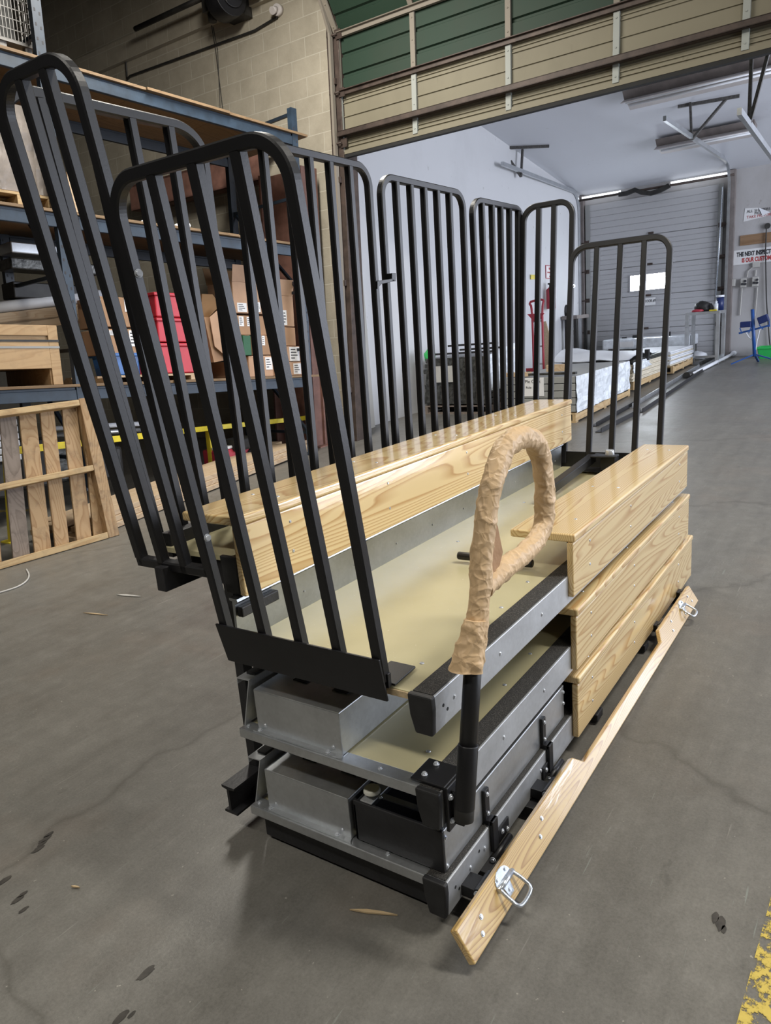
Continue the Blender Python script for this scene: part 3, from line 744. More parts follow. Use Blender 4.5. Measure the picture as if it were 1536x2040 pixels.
# base frame, wheels, beams under the lowest row
t = thing('base_frame', 'black wheeled steel frame on the floor under the stacked decks', 'frame', U(XN, 1.25, 0))
b = MB(); ubox(b, XN + .035, XN + .06, .915, 1.58, .015, .115); b.build('end_beam', M['black2'], t, .003)
b = MB(); ubox(b, XF - .1, XF - .06, .915, 1.58, .015, .115); b.build('end_beam', M['black2'], t, .003)
for y in (.925, 1.24, 1.55):
    b = MB(); ubox(b, XN + .06, XF - .1, y - .018, y + .018, .03, .118); b.build('long_beam', M['black2'], t, .003)
for x in (1.50, 1.62, 3.7, 3.95):
    for y in (1.36, 1.50) if x < 2 else (1.1, 1.45):
        b = MB(); b.cyl(U(x, y - .02, .055), U(x, y + .02, .055), .055 * S, 20); b.build('wheel', M['rubber'], t, .004)
for x in (1.62, 1.95, 2.6, 3.3, 3.95):
    b = MB(); ubox(b, x - .035, x + .035, .845, .93, .012, .045); b.build('foot_plate', M['black2'], t, .003)
b = MB(); uext(b, [(1.672, .175), (1.73, .175), (1.73, .167), (1.708, .163), (1.708, .085), (1.73, .081), (1.73, .073), (1.672, .073), (1.672, .081), (1.698, .085), (1.698, .163), (1.672, .167)], XN + .005, XF)
ib = b.build('long_beam', M['black2'], t); ib['label'] = 'black steel I-beam sticking out at the back'
b = MB(); ubox(b, 1.50, 1.53, 1.58, 1.70, .02, .11); ubox(b, 3.9, 3.93, 1.58, 1.70, .02, .11); b.build('cross_bar', M['black2'], t, .002)

# front housing between lowest and middle nosing (black end box, galvanized front)
t = thing('front_housing', 'black and galvanized long housing under the handrail on the lowest deck', 'housing', U(1.42, 1.0, .15))
zb_, zt_ = .151, .283
b = MB(); ubox(b, 1.42, 1.432, .892, 1.19, zb_, zt_); ubox(b, 1.42, 3.0, 1.178, 1.19, zb_, zt_ - .01)
b.build('end_box', M['black2'], t, .003)
b = MB(); ubox(b, 1.432, 2.33, .893, .899, zb_, zt_ - .004); ubox(b, 1.424, 2.33, .893, .925, zt_ - .006, zt_ - .002)
ubox(b, 2.322, 2.33, .899, .94, zb_, zt_ - .004)
b.build('front_panel', M['galv'], t, .002)['label'] = 'galvanized front panel'
b = MB(); ubox(b, 1.445, 3.0, .93, 1.178, zb_, zb_ + .06); b.build('inner_tray', M['black2'], t)
b = MB(); ubox(b, 1.424, 2.9, 1.125, 1.165, zt_ + .002, zt_ + .007); b.build('top_rail', M['galv_dull'], t, .001)
b = MB(); b.prism([U(1.462, 1.12, zt_ + .002), U(1.482, 1.12, zt_ + .002), U(1.482, .90, zt_ + .002), U(1.462, .90, zt_ + .002)], U(0, 0, .004)); b.build('cross_strap', M['galv'], t)
b = MB()
for x, y, z, d in ((1.442, .907, zt_ + .001, (0, 0, 1)), (2.27, .907, zt_ + .001, (0, 0, 1)), (1.46, 1.118, zt_ + .007, (0, 0, 1)), (1.436, .893, .255, (0, -1, 0)), (1.436, .893, .165, (0, -1, 0)),
                   (2.322, .893, .255, (0, -1, 0)), (2.322, .893, .21, (0, -1, 0))):
    bolt(b, U(x, y, z), d, .006, .006)
b.build_each('bolt', M['zinc'], t)
pk = U(1.455, 1.142, zt_ + .007)
b = MB(); b.cyl(pk, pk + Vector((0, 0, .012)), .007, 12); b.cyl(pk + Vector((0, 0, .012)), pk + Vector((0, 0, .022)), .021, 24, .019)
b.build('round_knob', M['white_plastic'], t, .002)['label'] = 'round cream adjuster knob'

# latch straps from the housing front down over the lowest nosing
for i, (x, lab) in enumerate(((1.655, 'black latch strap nearest the handrail on the galvanized panel'), (2.10, 'black latch strap farther along the galvanized panel'))):
    t = thing('latch_strap', lab, 'latch', U(x, .88, .15))
    b = MB(); ubox(b, x, x + .028, .882, .892, .165, .262); ubox(b, x, x + .034, .862, .892, .150, .165); ubox(b, x, x + .034, .860, .872, .060, .165)
    b.build('strap', M['black'], t, .0015)
    b = MB(); ubox(b, x + .045 - .09 * i, x + .12 - .09 * i, .866, .873, .055, .105); b.build('latch_plate', M['black'], t, .002)
    b = MB(); b.cyl(U(x - .02, .855, .052), U(x + .10, .855, .052), .008, 12); b.build('hinge_pin', M['black'], t)
    b = MB()
    for z in (.18, .245): bolt(b, U(x + .014, .882, z), (0, -1, 0), .006, .006)
    bolt(b, U(x - .02, .855, .052), (-1, 0, 0), .008, .008); bolt(b, U(x + .10, .855, .052), (1, 0, 0), .006, .006)
    bolt(b, U(x + .07 - .09 * i, .866, .085), (0, -1, 0), .007, .006); bolt(b, U(x + .105 - .09 * i, .866, .07), (0, -1, 0), .007, .006)
    b.build_each('bolt', M['zinc'], t)

# ------------------------------------------------------------------ benches (seat plank and skirt board)
def plank_box(b, x0, x1, y0, y1, z0, z1): return ubox(b, x0, x1, y0, y1, z0, z1)
def bench(lab, x0, x1, yf, zb0, ztop, depth, skirt_y, screws):
    t = thing('wooden_bench', lab, 'bench', U(x0, yf, zb0), 'varnished bleacher benches')
    b = MB(); plank_box(b, x0, x1, yf - .006, yf + depth, ztop - .030, ztop); b.build('seat_plank', M['pine'], t, .0065, seg=3)
    b = MB(); plank_box(b, x0, x1, yf, yf + .024, zb0, ztop - .031); b.build('skirt_board', M['pine'], t, .005, seg=3)
    b = MB()
    for x in screws:
        for z in (.80, .35): screw(b, U(x, yf, zb0 + (ztop - zb0 - .03) * z), (0, -1, 0), .0055)
        for yy in (.25, .72): screw(b, U(x + .02, yf + depth * yy, ztop), (0, 0, 1), .006)
    b.build_each('screw', M['zinc'], t)
    for x in (x0 + .25, (x0 + x1) / 2, x1 - .25):
        b = MB()
        ubox(b, x - .018, x + .018, yf + .026, yf + depth - .03, ztop - .042, ztop - .031)
        ubox(b, x - .018, x + .018, yf + .026, yf + .034, zb0 + .02, ztop - .04)
        b.bar(U(x, yf + .16, ztop - .04), U(x, yf + .05, zb0 + .06), .014, .014)
        b.build('bracket', M['black2'], t, .002)
    return t
bench('topmost of the three stacked short pine benches on the aisle side', 2.345, 4.14, .853, .622, .855, .237, 0, (2.52, 3.05, 3.95))
bench('middle of the three stacked short pine benches on the aisle side', 2.360, 4.19, .851, .332, .572, .16, 0, (2.52, 3.1, 3.95))
bench('lowest of the three stacked short pine benches, nearest the floor', 2.358, 4.285, .849, .056, .306, .10, 0, (2.52, 3.1, 3.95))
bench('long high pine bench standing at the back of the upper deck', 1.448, 4.26, 1.545, .848, 1.098, .237, 0, (1.68, 2.25, 2.9, 3.55, 4.1))

# upper rear row behind the long bench
t = thing('rear_deck', 'narrow rear tan deck behind the long bench, mostly hidden', 'bleacher', U(1.45, 1.75, .9))
b = MB(); ubox(b, 1.46, XF, 1.60, 1.92, .95, .968); b.build('deck_sheet', M['deck'], t, .001)
b = MB(); uext(b, [(1.572, .955), (1.60, .955), (1.60, .87), (1.572, .87)], 1.465, XF); b.build('nosing', M['black2'], t, .003)
b = MB(); uext(b, [(1.570, .97), (1.64, .97), (1.63, .85), (1.572, .85)], 1.45, 1.466); b.build('end_cap', M['plastic'], t, .003)
for y in (1.66, 1.80):
    b = MB(); ubox(b, 1.345 if y > 1.7 else 1.47, XF - .1, y - .02, y + .02, .868, .945); b.build('under_beam', M['black2'], t, .002)
b = MB(); ubox(b, 1.47, XF, 1.88, 1.925, .93, 1.01); b.build('back_rail', M['black2'], t, .002)
for x in (1.55, 2.8, 4.05):
    b = MB(); ubox(b, x - .02, x + .02, 1.60, 1.64, .70, .87); b.build('riser_post', M['black2'], t, .002)
for x in (1.55, 2.8, 4.05):
    b = MB(); ubox(b, x - .02, x + .02, 1.69, 1.73, .17, .87); b.build('riser_post', M['black2'], t, .002)

# ------------------------------------------------------------------ guard rails
TW = .031
def rail(lab, base, sdir, lean, width, height, bars, r=.085, bottom=None, plate=None, bolts=(), lean_end=None, group='black guard rails around the bleacher'):
    # base: foot of the first post; sdir: unit along the panel; lean: up vector per unit height
    base, sd, up = Vector(base), Vector(sdir), Vector(lean)
    at = lambda s, h: (base + sd * s + up * h + (Vector(lean_end) * h * s / width if lean_end else Vector((0, 0, 0)))) * S
    t = thing('guard_rail', lab, 'railing', at(0, 0), group)
    pts = [(0, 0)]
    pts += [(r - r * math.cos(a), height - r + r * math.sin(a)) for a in [i / 14 * math.pi / 2 for i in range(15)]]
    pts += [(width - r + r * math.sin(a), height - r + r * math.cos(a)) for a in [i / 14 * math.pi / 2 for i in range(15)]]
    pts += [(width, 0)]
    w2 = TW * S / 2; c = w2 * .72
    prof = [(-w2, -c), (-c, -w2), (c, -w2), (w2, -c), (w2, c), (c, w2), (-c, w2), (-w2, c)]
    nrm = sd.cross(up)
    b = MB(); b.sweep([at(*p) for p in pts], prof, nrm); b.build('bent_frame', M['black'], t)
    for s in bars:
        b = MB(); b.sweep([at(s, .0), at(s, height - TW * .4)], prof, nrm); b.build('bar', M['black'], t)
    if bottom is not None:
        b = MB(); b.sweep([at(-.0, bottom), at(width, bottom)], prof, nrm); b.build('bottom_rail', M['black'], t)
    return t, at
# near end of the upper deck
ln = (-.134, 0, 1)
t, at = rail('black guard rail nearest the camera, bolted to the near end of the tan deck', (XN - .004 + .134 * .0, 1.02, .72), (0, 1, 0), ln, .555, 1.272, (.130, .262, .398), .09)
b = MB(); nn = Vector((-1, 0, -.134)).normalized()
q = [Vector((XN - .022, 1.0, .668)), Vector((XN - .022, 1.578, .668)), Vector((XN - .038, 1.594, .79)), Vector((XN - .038, 1.004, .79))]
b.prism([p * S for p in q], Vector((.006, 0, 0))); b.build('base_plate', M['black'], t, .001)
b = MB(); b.prism([U(1.40, .99, .702), U(1.51, .995, .702), U(1.51, 1.075, .702), U(1.40, 1.08, .702)], (0, 0, .005)); ubox(b, 1.385, 1.40, 1.0, 1.04, .70, .74)
b.build('foot_plate', M['black'], t, .001)
b = MB()
for h in (.345, 1.06): bolt(b, at(.555, h) + Vector((0, -.0126, 0)), (-.4, -1, 0), .009, .012)
b.build_each('bolt', M['zinc'], t)
# near end of the rear deck (upper left in the photo)
t, at = rail('black guard rail at the far left, tallest and leaning outward', (1.388, 1.612, .93), (0, 1, 0), (-.142, 0, 1), .312, 1.345, (.105, .208), .085, .012)
# far end rails
t, at = rail('black guard rail at far end of tan deck, before the white dock door', (4.20, 1.02, .72), (0, 1, 0), (.165, 0, 1), .555, 1.245, (.138, .27, .405), .09)
b = MB(); ubox(b, 4.198, 4.206, 1.0, 1.594, .668, .79); b.build('base_plate', M['black'], t, .001)
b = MB(); bolt(b, at(.555, 1.03) + Vector((-.0, -.0126, 0)), (-.3, -1, 0), .008, .01); b.build_each('bolt', M['zinc'], t)
t, at = rail('black guard rail at the far end of the rear deck, with two bars', (4.36, 1.605, .93), (0, 1, 0), (.115, 0, 1), .312, 1.315, (.115, .212), .085, .012)
# four panels along the back
rail('leftmost of the four black guard rail panels along the back', (1.40, 1.950, .95), (1, 0, 0), (-.150, 0, 1), .495, 1.335, (.085, .19, .295, .40), .085, None, None, (), (.155, 0, 0))
rail('second black guard rail panel from the left along the back', (2.03, 1.945, .95), (1, 0, 0), (.025, 0, 1), .805, 1.335, (.135, .27, .40, .53, .665), .085)
rail('third black guard rail panel along the back, before the white wall', (2.925, 1.945, .95), (1, 0, 0), (.03, 0, 1), .79, 1.312, (.128, .255, .383, .510, .64), .085)
rail('farthest of the four black guard rail panels along the back', (3.852, 1.945, .95), (1, 0, 0), (.01, 0, 1), .575, 1.295, (.10, .21, .31, .415, .525), .085, None, None, (), (.08, 0, 0))
# small strike bracket on the third panel
b = MB(); pp = py_(787, 552, 1.945 * S)
b.prism([py_(752, 560, 1.90 * S), py_(752, 576, 1.90 * S), py_(760, 566, 1.90 * S), py_(786, 560, 1.90 * S), py_(786, 554, 1.90 * S)], (0, .01, 0))
b.prism([py_(781, 544, 1.90 * S), py_(781, 560, 1.90 * S), py_(789, 560, 1.90 * S), py_(789, 544, 1.90 * S)], (0, .03, 0))
single('latch_bracket', b, M['black'], 'small black bracket between the second and third back rails', 'bracket', None, .001)

# ------------------------------------------------------------------ aisle handrail, wrapped in brown paper
t = thing('aisle_handrail', 'black aisle handrail wrapped in crumpled brown kraft paper', 'handrail', U(1.40, .80, .38))
P0_, P1_ = U(1.383, .80, .385), U(1.482, .80, .80)
ax = (P1_ - P0_).normalized()
b = MB(); b.cyl(P0_ + ax * .10, P1_ + ax * .06, .0185, 24); b.build('post', M['black'], t)
b = MB(); b.cyl(P0_ + ax * .02, P0_ + ax * .155, .0212, 24); b.build('socket', M['black'], t, .002)
b = MB(); b.cyl(P0_ - ax * .005, P0_ + ax * .025, .0205, 24); b.build('socket_cap', M['machine'], t, .002)
b = MB(); ubox(b, 1.405, 1.505, .866, .97, .430, .438); ubox(b, 1.405, 1.50, .858, .868, .305, .436); ubox(b, 1.425, 1.475, .825, .86, .32, .42)
b.build('mount_bracket', M['black'], t, .002)
b = MB()
for x, y in ((1.43, .94), (1.485, .935)): bolt(b, U(x, y, .438), (0, 0, 1), .007, .009)
for x, z in ((1.418, .405), (1.418, .335)): bolt(b, U(x, .858, z), (-.3, -1, 0), .007, .009)
b.build_each('bolt', M['zinc'], t)
def crumple(path, r0, n, seed, ell=1.0):
    def fold(q):                              # sharp creases from folded noise
        return 1 - abs(noise.noise(q)) * 2.6
    def rf(i, j, p, d):
        q = p + d * .022
        a = noise.noise(q * 16 + Vector((seed, 0, 0)))
        w = q + Vector((noise.noise(q * 21), noise.noise(q * 21 + Vector((7, 0, 0))), noise.noise(q * 21 + Vector((0, 7, 0))))) * .022
        r1 = max(0, fold(Vector((w.x * 17 + seed, w.y * 17, w.z * 11)))) ** 3
        r2 = max(0, fold(Vector((w.x * 38, w.y * 38 + seed, w.z * 30)))) ** 3
        tc_ = Vector((1.77 * S, .80 * S, 1.10 * S)) - p
        inn = max(0, d.dot(tc_.normalized())) if p.z > .95 * S and tc_.length < .25 else 0
        ins = inn * inn * (.30 * max(0, noise.noise(q * 15 + Vector((0, 0, 9)))) + .10 * max(0, fold(w * 30)))
        return r0 * (1.0 + .09 * a + .15 * r1 + .07 * r2 + ins * 1.5 + .10 * inn)
    return MB().tube(path, r0, n, rf)
def resample(pts, step, closed=False):
    pts = [Vector(p) for p in pts]; out = []
    k = len(pts)
    for i in range(k if closed else k - 1):
        p0, p1, p2, p3 = (pts[(i - 1) % k] if (i > 0 or closed) else pts[i]), pts[i], pts[(i + 1) % k], (pts[(i + 2) % k] if (i + 2 < k or closed) else pts[(i + 1) % k])
        m_ = max(2, int((p2 - p1).length / step))
        for a in range(m_):
            u = a / m_
            out.append(.5 * ((2 * p1) + (p2 - p0) * u + (2 * p0 - 5 * p1 + 4 * p2 - p3) * u * u + (3 * p1 - p0 - 3 * p2 + p3) * u ** 3))
    if not closed: out.append(pts[-1])
    return out
lp = [(1.474, .765), (1.508, .86), (1.532, .95), (1.556, 1.04), (1.588, 1.13), (1.640, 1.220), (1.715, 1.276), (1.80, 1.290), (1.885, 1.270), (1.945, 1.212), (1.972, 1.13), (1.972, 1.05), (1.948, .995), (1.885, .965), (1.79, .955), (1.69, .955), (1.61, .950), (1.545, .945)]
path = resample([U(x, .80, z) for x, z in lp], .003)
o = crumple(path, .0212, 72, 3.1).build('paper_wrap', M['paper_card'], t); o['label'] = 'crumpled brown kraft paper wrap'
# loose collar at the lower end and the gaping flap in the loop's corner
cp = resample([U(1.463, .80, .755), U(1.474, .80, .80), U(1.486, .80, .84), U(1.496, .80, .88)], .004)
def collar(i, j, p, d):
    k = i / max(1, len(cp) - 1)
    w = max(0, d.y * .8 - d.x * .5 - .1) * (1 - k) * 1.1
    return .0235 * (1 + .15 * noise.noise((p + d * .025) * 45) + .12 * max(0, 1 - abs(noise.noise((p + d * .025) * 30)) * 3) + w - .14 * k)
b = MB().tube(cp, .023, 40, collar)
b.build('paper_collar', M['paper_card'], t)
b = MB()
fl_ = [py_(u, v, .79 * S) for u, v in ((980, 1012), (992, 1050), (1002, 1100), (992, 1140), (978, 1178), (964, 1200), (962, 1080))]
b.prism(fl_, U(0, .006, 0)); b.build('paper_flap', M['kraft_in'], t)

# black bar handle and far bracket lying on the upper deck
b = MB(); b.cyl(U(2.372, 1.015, .722), U(2.358, 1.318, .725), .0125, 20)
single('handle_bar', b, M['black'], 'short round black bar lying across the tan deck', 'bar', None, .004)
t = thing('hinged_post', 'folded square black post lying along the far part of the tan deck', 'post', U(3.9, 1.36, .71))
b = MB(); b.bar(U(3.28, 1.35, .742), U(4.08, 1.36, .78), .045 * S, .045 * S); b.build('post_tube', M['black'], t, .003)
b = MB(); b.prism([U(4.02, 1.30, .705), U(4.15, 1.30, .705), U(4.15, 1.44, .705), U(4.02, 1.44, .705)], (0, 0, .005))
b.prism([U(4.0, 1.20, .80), U(4.06, 1.20, .80), U(4.08, 1.34, .80), U(3.98, 1.34, .80)], (0, 0, .006)); ubox(b, 4.04, 4.12, 1.22, 1.30, .70, .80); b.build('hinge_bracket', M['black'], t, .002)
b = MB(); b.cyl(U(4.05, 1.25, .80), U(4.05, 1.25, .835), .022, 14, .018); b.build('hinge_cap', M['zinc'], t, .003)

# ------------------------------------------------------------------ notched toe board with two chest handles
t = thing('toe_board', 'notched varnished pine toe board with two steel handles along the floor', 'board', U(1.30, .77, .03))
lo, hi = Vector((0, .745, .030)), Vector((0, .797, .113))
dv = (hi - lo).normalized(); nv = Vector((0, -dv.z, dv.y))
if nv.y > 0: nv = -nv
hgt = (hi - lo).length
prof = [(1.300, 0), (3.97, 0), (3.97, hgt), (3.33, hgt), (3.28, hgt * .55), (2.20, hgt * .55), (2.15, hgt), (1.300, hgt)]
b = MB(); b.prism([(Vector((x, lo.y, lo.z)) + dv * h) * S for x, h in prof], -nv * .022 * S)
o = b.build('board', M['pine_toe'], t, .004, seg=3)
tb = lambda x, h, d=0: (Vector((x, lo.y, lo.z)) + dv * h + nv * d) * S
b = MB()
for x, h in ((1.40, .06), (1.375, .03), (1.83, .07), (1.78, .04), (3.50, .07), (3.46, .035), (3.86, .07), (3.88, .035)): bolt(b, tb(x, h), nv, .006, .005, 10)
b.build_each('bolt', M['zinc'], t)
for xc in (1.545, 3.72):
    b = MB(); xv = Vector((1, 0, 0)); q = []
    for i in range(13):
        a = math.pi * i / 12; q.append(tb(xc + .042 * math.cos(a), .066 + .030 * math.sin(a)))
    q += [tb(xc - .042, .058), tb(xc - .02, .05), tb(xc - .014, .02), tb(xc + .014, .02), tb(xc + .02, .05), tb(xc + .042, .058)]
    b.prism(q, nv * .0025)
    pl_ = b.build('handle_plate', M['chrome'], t, .001)
    b = MB(); b.cyl(tb(xc - .045, .06, .006), tb(xc + .045, .06, .006), .0065, 12); b.build('hinge_barrel', M['chrome'], pl_)
    b = MB(); b.tube(resample([tb(xc - .040, .06, .008), tb(xc - .043, .03, .026), tb(xc - .034, .004, .040), tb(xc + .034, .004, .040), tb(xc + .043, .03, .026), tb(xc + .040, .06, .008)], .006), .0045, 10)
    b.build('bail', M['chrome'], pl_)['label'] = 'steel bail handle'
    b = MB()
    for dx in (-.025, .025): bolt(b, tb(xc + dx, .080, .003), nv, .006, .004, 12)
    bolt(b, tb(xc, .034, .003), nv, .006, .004, 12); b.build_each('rivet', M['chrome'], pl_)
for x in (1.46, 1.95, 3.42, 3.9):
    b = MB(); b.cyl(U(x, .815, .085), U(x + .085, .815, .085), .0135, 14); b.build('hinge_sleeve', M['black'], t, .001)
    b = MB(); ubox(b, x + .01, x + .07, .815, .90, .05, .085); b.build('hinge_arm', M['black'], t, .002)
    b = MB(); bolt(b, U(x, .815, .085), (-1, 0, 0), .010, .009); bolt(b, U(x + .085, .815, .085), (1, 0, 0), .007, .008); b.build_each('bolt', M['zinc'], t)

# ------------------------------------------------------------------ loading room: far dock door
def px2(u, v, d=0.0): return px_(u, v, X2 + d)
DL, DR = px2(1171, 560).y, px2(1436, 560).y
ztop = px2(1300, 389).z
seams = [ztop] + [px2(u, v).z for u, v in ((1436, 448.6), (1430, 512.8), (1426, 576), (1420, 645.6))]
seams.append(2 * seams[-1] - seams[-2] + .05)
fd = thing('dock_door', 'closed white sectional dock door with one bright window', 'door', (X2 - .03, (DL + DR) / 2, floor_z(X2)))
XD = X2 - .05
for i in range(5):
    z1, z0 = seams[i] - .006, seams[i + 1] + .006
    if i == 4: z0 = floor_z(XD) + .01
    b = MB(); pr = [(z0, 0)]; nr = 6
    for k in range(1, nr):
        zz = z0 + (z1 - z0) * k / nr; pr += [(zz - .008, 0), (zz, .010), (zz + .008, 0)]
    pr.append((z1, 0)); vs = []; k = len(pr)
    for y in (DL, DR): vs += [Vector((XD + d, y, z)) for z, d in pr]
    b.add(vs, [(j, j + 1, j + 1 + k, j + k) for j in range(k - 1)])
    b.add([(XD + .035, DL, z0), (XD + .035, DL, z1), (XD + .035, DR, z1), (XD + .035, DR, z0)], [(0, 1, 2, 3)])
    b.build('door_panel', M['door_white'], fd)
w0, w1 = px2(1258, 580), px2(1327, 543)
b = MB(); b.box((XD - .012, w1.y, w0.z), (XD - .004, w0.y, w1.z)); b.build('window_pane', M['glass_lit'], fd)['label'] = 'window glowing white with daylight'
b = MB()
for lo_, hi_ in (((w1.y - .03, w0.z - .03), (w0.y + .03, w0.z)), ((w1.y - .03, w1.z), (w0.y + .03, w1.z + .03)), ((w1.y - .03, w0.z), (w1.y, w1.z)), ((w0.y, w0.z), (w0.y + .03, w1.z))):
    b.box((XD - .018, lo_[0], lo_[1]), (XD, hi_[0], hi_[1]))
b.build('window_frame', M['door_white'], fd, .004)
for u, v in ((1297, 464), (1295, 526), (1292, 588), (1287, 654)):
    p = px2(u, v, -.06); b = MB(); b.box(p - Vector((.02, .05, .02)), p + Vector((.0, .05, .02))); b.build('center_hinge', M['strut'], fd, .004)
for y in (DL - .0, DR + .0):
    for z in seams[1:5]:
        b = MB(); b.box((XD - .03, y - .06, z - .04), (XD - .01, y + .06, z + .04)); b.cyl((XD - .05, y, z), (XD - .05, y + .09 * (1 if y > 4 else -1), z), .012, 8); b.build('end_hinge', M['strut'], fd, .003)
for y in (DL - .03, DR + .03):
    b = MB(); b.box((XD - .022, y - .045, floor_z(XD) + .02), (XD - .006, y + .045, seams[0])); b.build('end_stile', M['panel_grey'], fd, .002)
sg = thing('door_number_sign', 'small white paper sign taped to the dock door', 'sign', px2(1293, 600, -.06))
p, q = px2(1281, 609, -.065), px2(1306, 592, -.065)
b = MB(); b.box((p.x - .004, q.y, p.z), (p.x, p.y, q.z)); b.build('sheet', M['label'], sg)
text_mesh('lettering', 'DOOR #9', .07, M['ink'], sg, (p.x - .006, p.y - .025, p.z + .06), (0, -1, 0), (0, 0, 1), .001, 'LEFT', .72)
# tracks, jambs, torsion bar, hangers
M['hanger'] = plain('perforated_angle', (0.10, 0.095, 0.09), 0.5, 0.4, 0.4, 40)
def track(name, lab, pts, hang, jamb_y, zt0):
    t = thing(name, lab, 'door track', (XD - .1, jamb_y, floor_z(XD)))
    b = MB(); b.sweep(pts, [(-.03, -.02), (.03, -.02), (.03, .02), (-.03, .02)], (0, 1, 0)); b.build('rail', M['galv'], t)
    for a, c in hang:
        b = MB(); b.bar(a, c, .042, .03, (0, 1, 0)); b.build('hanger_strap', M['hanger'], t)
    return t
a0 = px_(1000, 325, 11.35); a1 = px_(1155, 398, X2 - .35)
yl = DL + .10
pts = [(XD - .12, yl, floor_z(XD))] + [(XD - .12, yl, seams[0] - .1)]
for k in range(1, 7):
    an = k / 6 * math.pi / 2; pts.append((XD - .12 - .35 * (1 - math.cos(an)), yl, seams[0] - .1 + .35 * math.sin(an)))
pts[-1] = (XD - .5, yl, pts[-1][2])
pend = px_(1000, 325, 11.6); pend.y = yl
f0 = py_(1000, 326, yl)
pts.append(tuple(f0))
cp = lambda p: Vector((p.x, p.y, cz(p.x)))
g = py_(1038, 352, yl)
track('left_door_track', 'galvanized track running back along the white wall to the dock door', pts,
      [(g, cp(g + Vector((-.2, .25, 0)))), (g, cp(g + Vector((.1, 0, 0)))), (cp(g + Vector((-.25, .35, -.0))) - Vector((0, 0, .02)), cp(g + Vector((.15, -.45, 0))) - Vector((0, 0, .02)))], yl, 0)
yr = DR - .12
f1 = py_(1324, 236, yr)
pts = [(XD - .12, yr, floor_z(XD)), (XD - .12, yr, seams[0] - .1)]
for k in range(1, 7):
    an = k / 6 * math.pi / 2; pts.append((XD - .12 - .4 * (1 - math.cos(an)), yr, seams[0] - .1 + .4 * math.sin(an)))
pts.append(tuple(f1))
g = py_(1378, 278, yr)
track('right_door_track', 'galvanized track hung from the ceiling at the right of the dock door', pts,
      [(g, cp(g + Vector((0, 0.03, 0)))), (g, cp(g + Vector((.1, -.45, 0)))), (cp(g + Vector((0, .2, 0))) - Vector((0, 0, .02)), cp(g + Vector((.1, -.6, 0))) - Vector((0, 0, .02)))], yr, 0)
y3 = py_(1475, 223, 1.25).y
f2 = py_(1473, 222, y3); f3 = py_(1536, 309, y3)
g = py_(1492, 250, y3)
track('second_door_track', 'second galvanized overhead track at the right edge under the ceiling', [tuple(f2), tuple(f3), tuple(f3 + (f3 - f2) * 1.0)],
      [(g, cp(g + Vector((0, 0.0, 0)))), (g, cp(g + Vector((.1, -.4, 0)))), (cp(g + Vector((0, .1, 0))) - Vector((0, 0, .02)), cp(g + Vector((.1, -.6, 0))) - Vector((0, 0, .02)))], y3, 0)
b = MB(); b.box((X2 - .10, DL + .04, floor_z(X2)), (X2 + .05, DL + .22, cz(X2))); struct('trim_5', b, M['bronze'], None, .004)
b = MB(); b.box((X2 - .10, DR - .21, floor_z(X2)), (X2 + .05, DR - .08, cz(X2))); struct('trim_6', b, M['bronze'], None, .004)
zb_ = px2(1300, 376).z
ts = thing('torsion_shaft', 'dark counterbalance shaft with rubber flap over the dock door', 'shaft', (X2 - .2, 4, zb_))
b = MB(); b.cyl((X2 - .2, DL + .15, zb_ - .02), (X2 - .2, DR - .2, zb_ - .02), .022, 12); b.build('shaft', M['strut'], ts)
b = MB(); pts = [Vector((X2 - .24, px2(u, 385).y, px2(u, v).z)) for u, v in ((1240, 390), (1255, 388), (1272, 381), (1285, 386), (1303, 388), (1322, 382), (1340, 372))]
b.sweep(pts, [(-.04, -.03), (.04, -.03), (.04, .03), (-.04, .03)], (1, 0, 0)); b.build('rubber_flap', M['machine'], ts)
for y0_, y1_ in ((px2(1241, 385).y, DL + .05), (DR - .1, px2(1340, 375).y)):
    b = MB(); b.box((X2 - .16, y0_, zb_ + .005), (X2 - .14, y1_, zb_ + .045)); b.build('daylight_gap', M['gap_lit'], ts)['label'] = 'slit of daylight above the door'
b = MB(); p = px2(1440, 372, -.14); b.cyl((p.x, p.y, p.z), (p.x, px2(1427, 590).y - .02, px2(1440, 590).z), .014, 8)
single('white_conduit', b, M['chrome'], 'thin bright vertical pipe at the right edge of the dock door', 'pipe')
# fluorescent fixtures under the sloped ceiling
for (ul, vl, vb), (ur, vr), lab in (((1246, 185, 238), (1560, 160), 'unlit strip light fixture nearer the hall under the white ceiling'), ((1310, 286, 318), (1505, 275), 'unlit strip light fixture nearer the dock door')):
    r = ray(ul, (vl + vb) / 2); tt = (3.54 + .158 * X2 - CH - .17) / (r.z + .158 * r.x) if True else 1
    p = CAMP + r * tt; x = p.x; zc = cz(x)
    yend = px_(ur, vr, x).y
    t = thing('strip_light', lab, 'light fixture', (x, p.y, zc - .2), 'unlit strip lights of the loading room')
    b = MB(); b.prism([(x - .16, p.y, zc - .03), (x - .06, p.y, zc - .13), (x + .06, p.y, zc - .13), (x + .16, p.y, zc - .06)], (0, yend - p.y, 0)); b.build('housing', M['bronze'], t, .004)
    for s in (-1, 1):
        b = MB(); b.prism([(x + s * .06, p.y + .0, zc - .135), (x + s * .23, p.y, zc - .20), (x + s * .235, p.y, zc - .19), (x + s * .06, p.y, zc - .12)], (0, yend - p.y, 0)); b.build('reflector', M['lamp_white'], t)
        b = MB(); b.cyl((x + s * .09, p.y - .03, zc - .17), (x + s * .09, yend, zc - .17), .016, 10); b.build('tube', M['foam'], t)
    b = MB()
    b.box((x - .02, p.y - .3, zc - .12), (x + .02, p.y - .26, zc)); b.build('mount', M['bronze'], t)

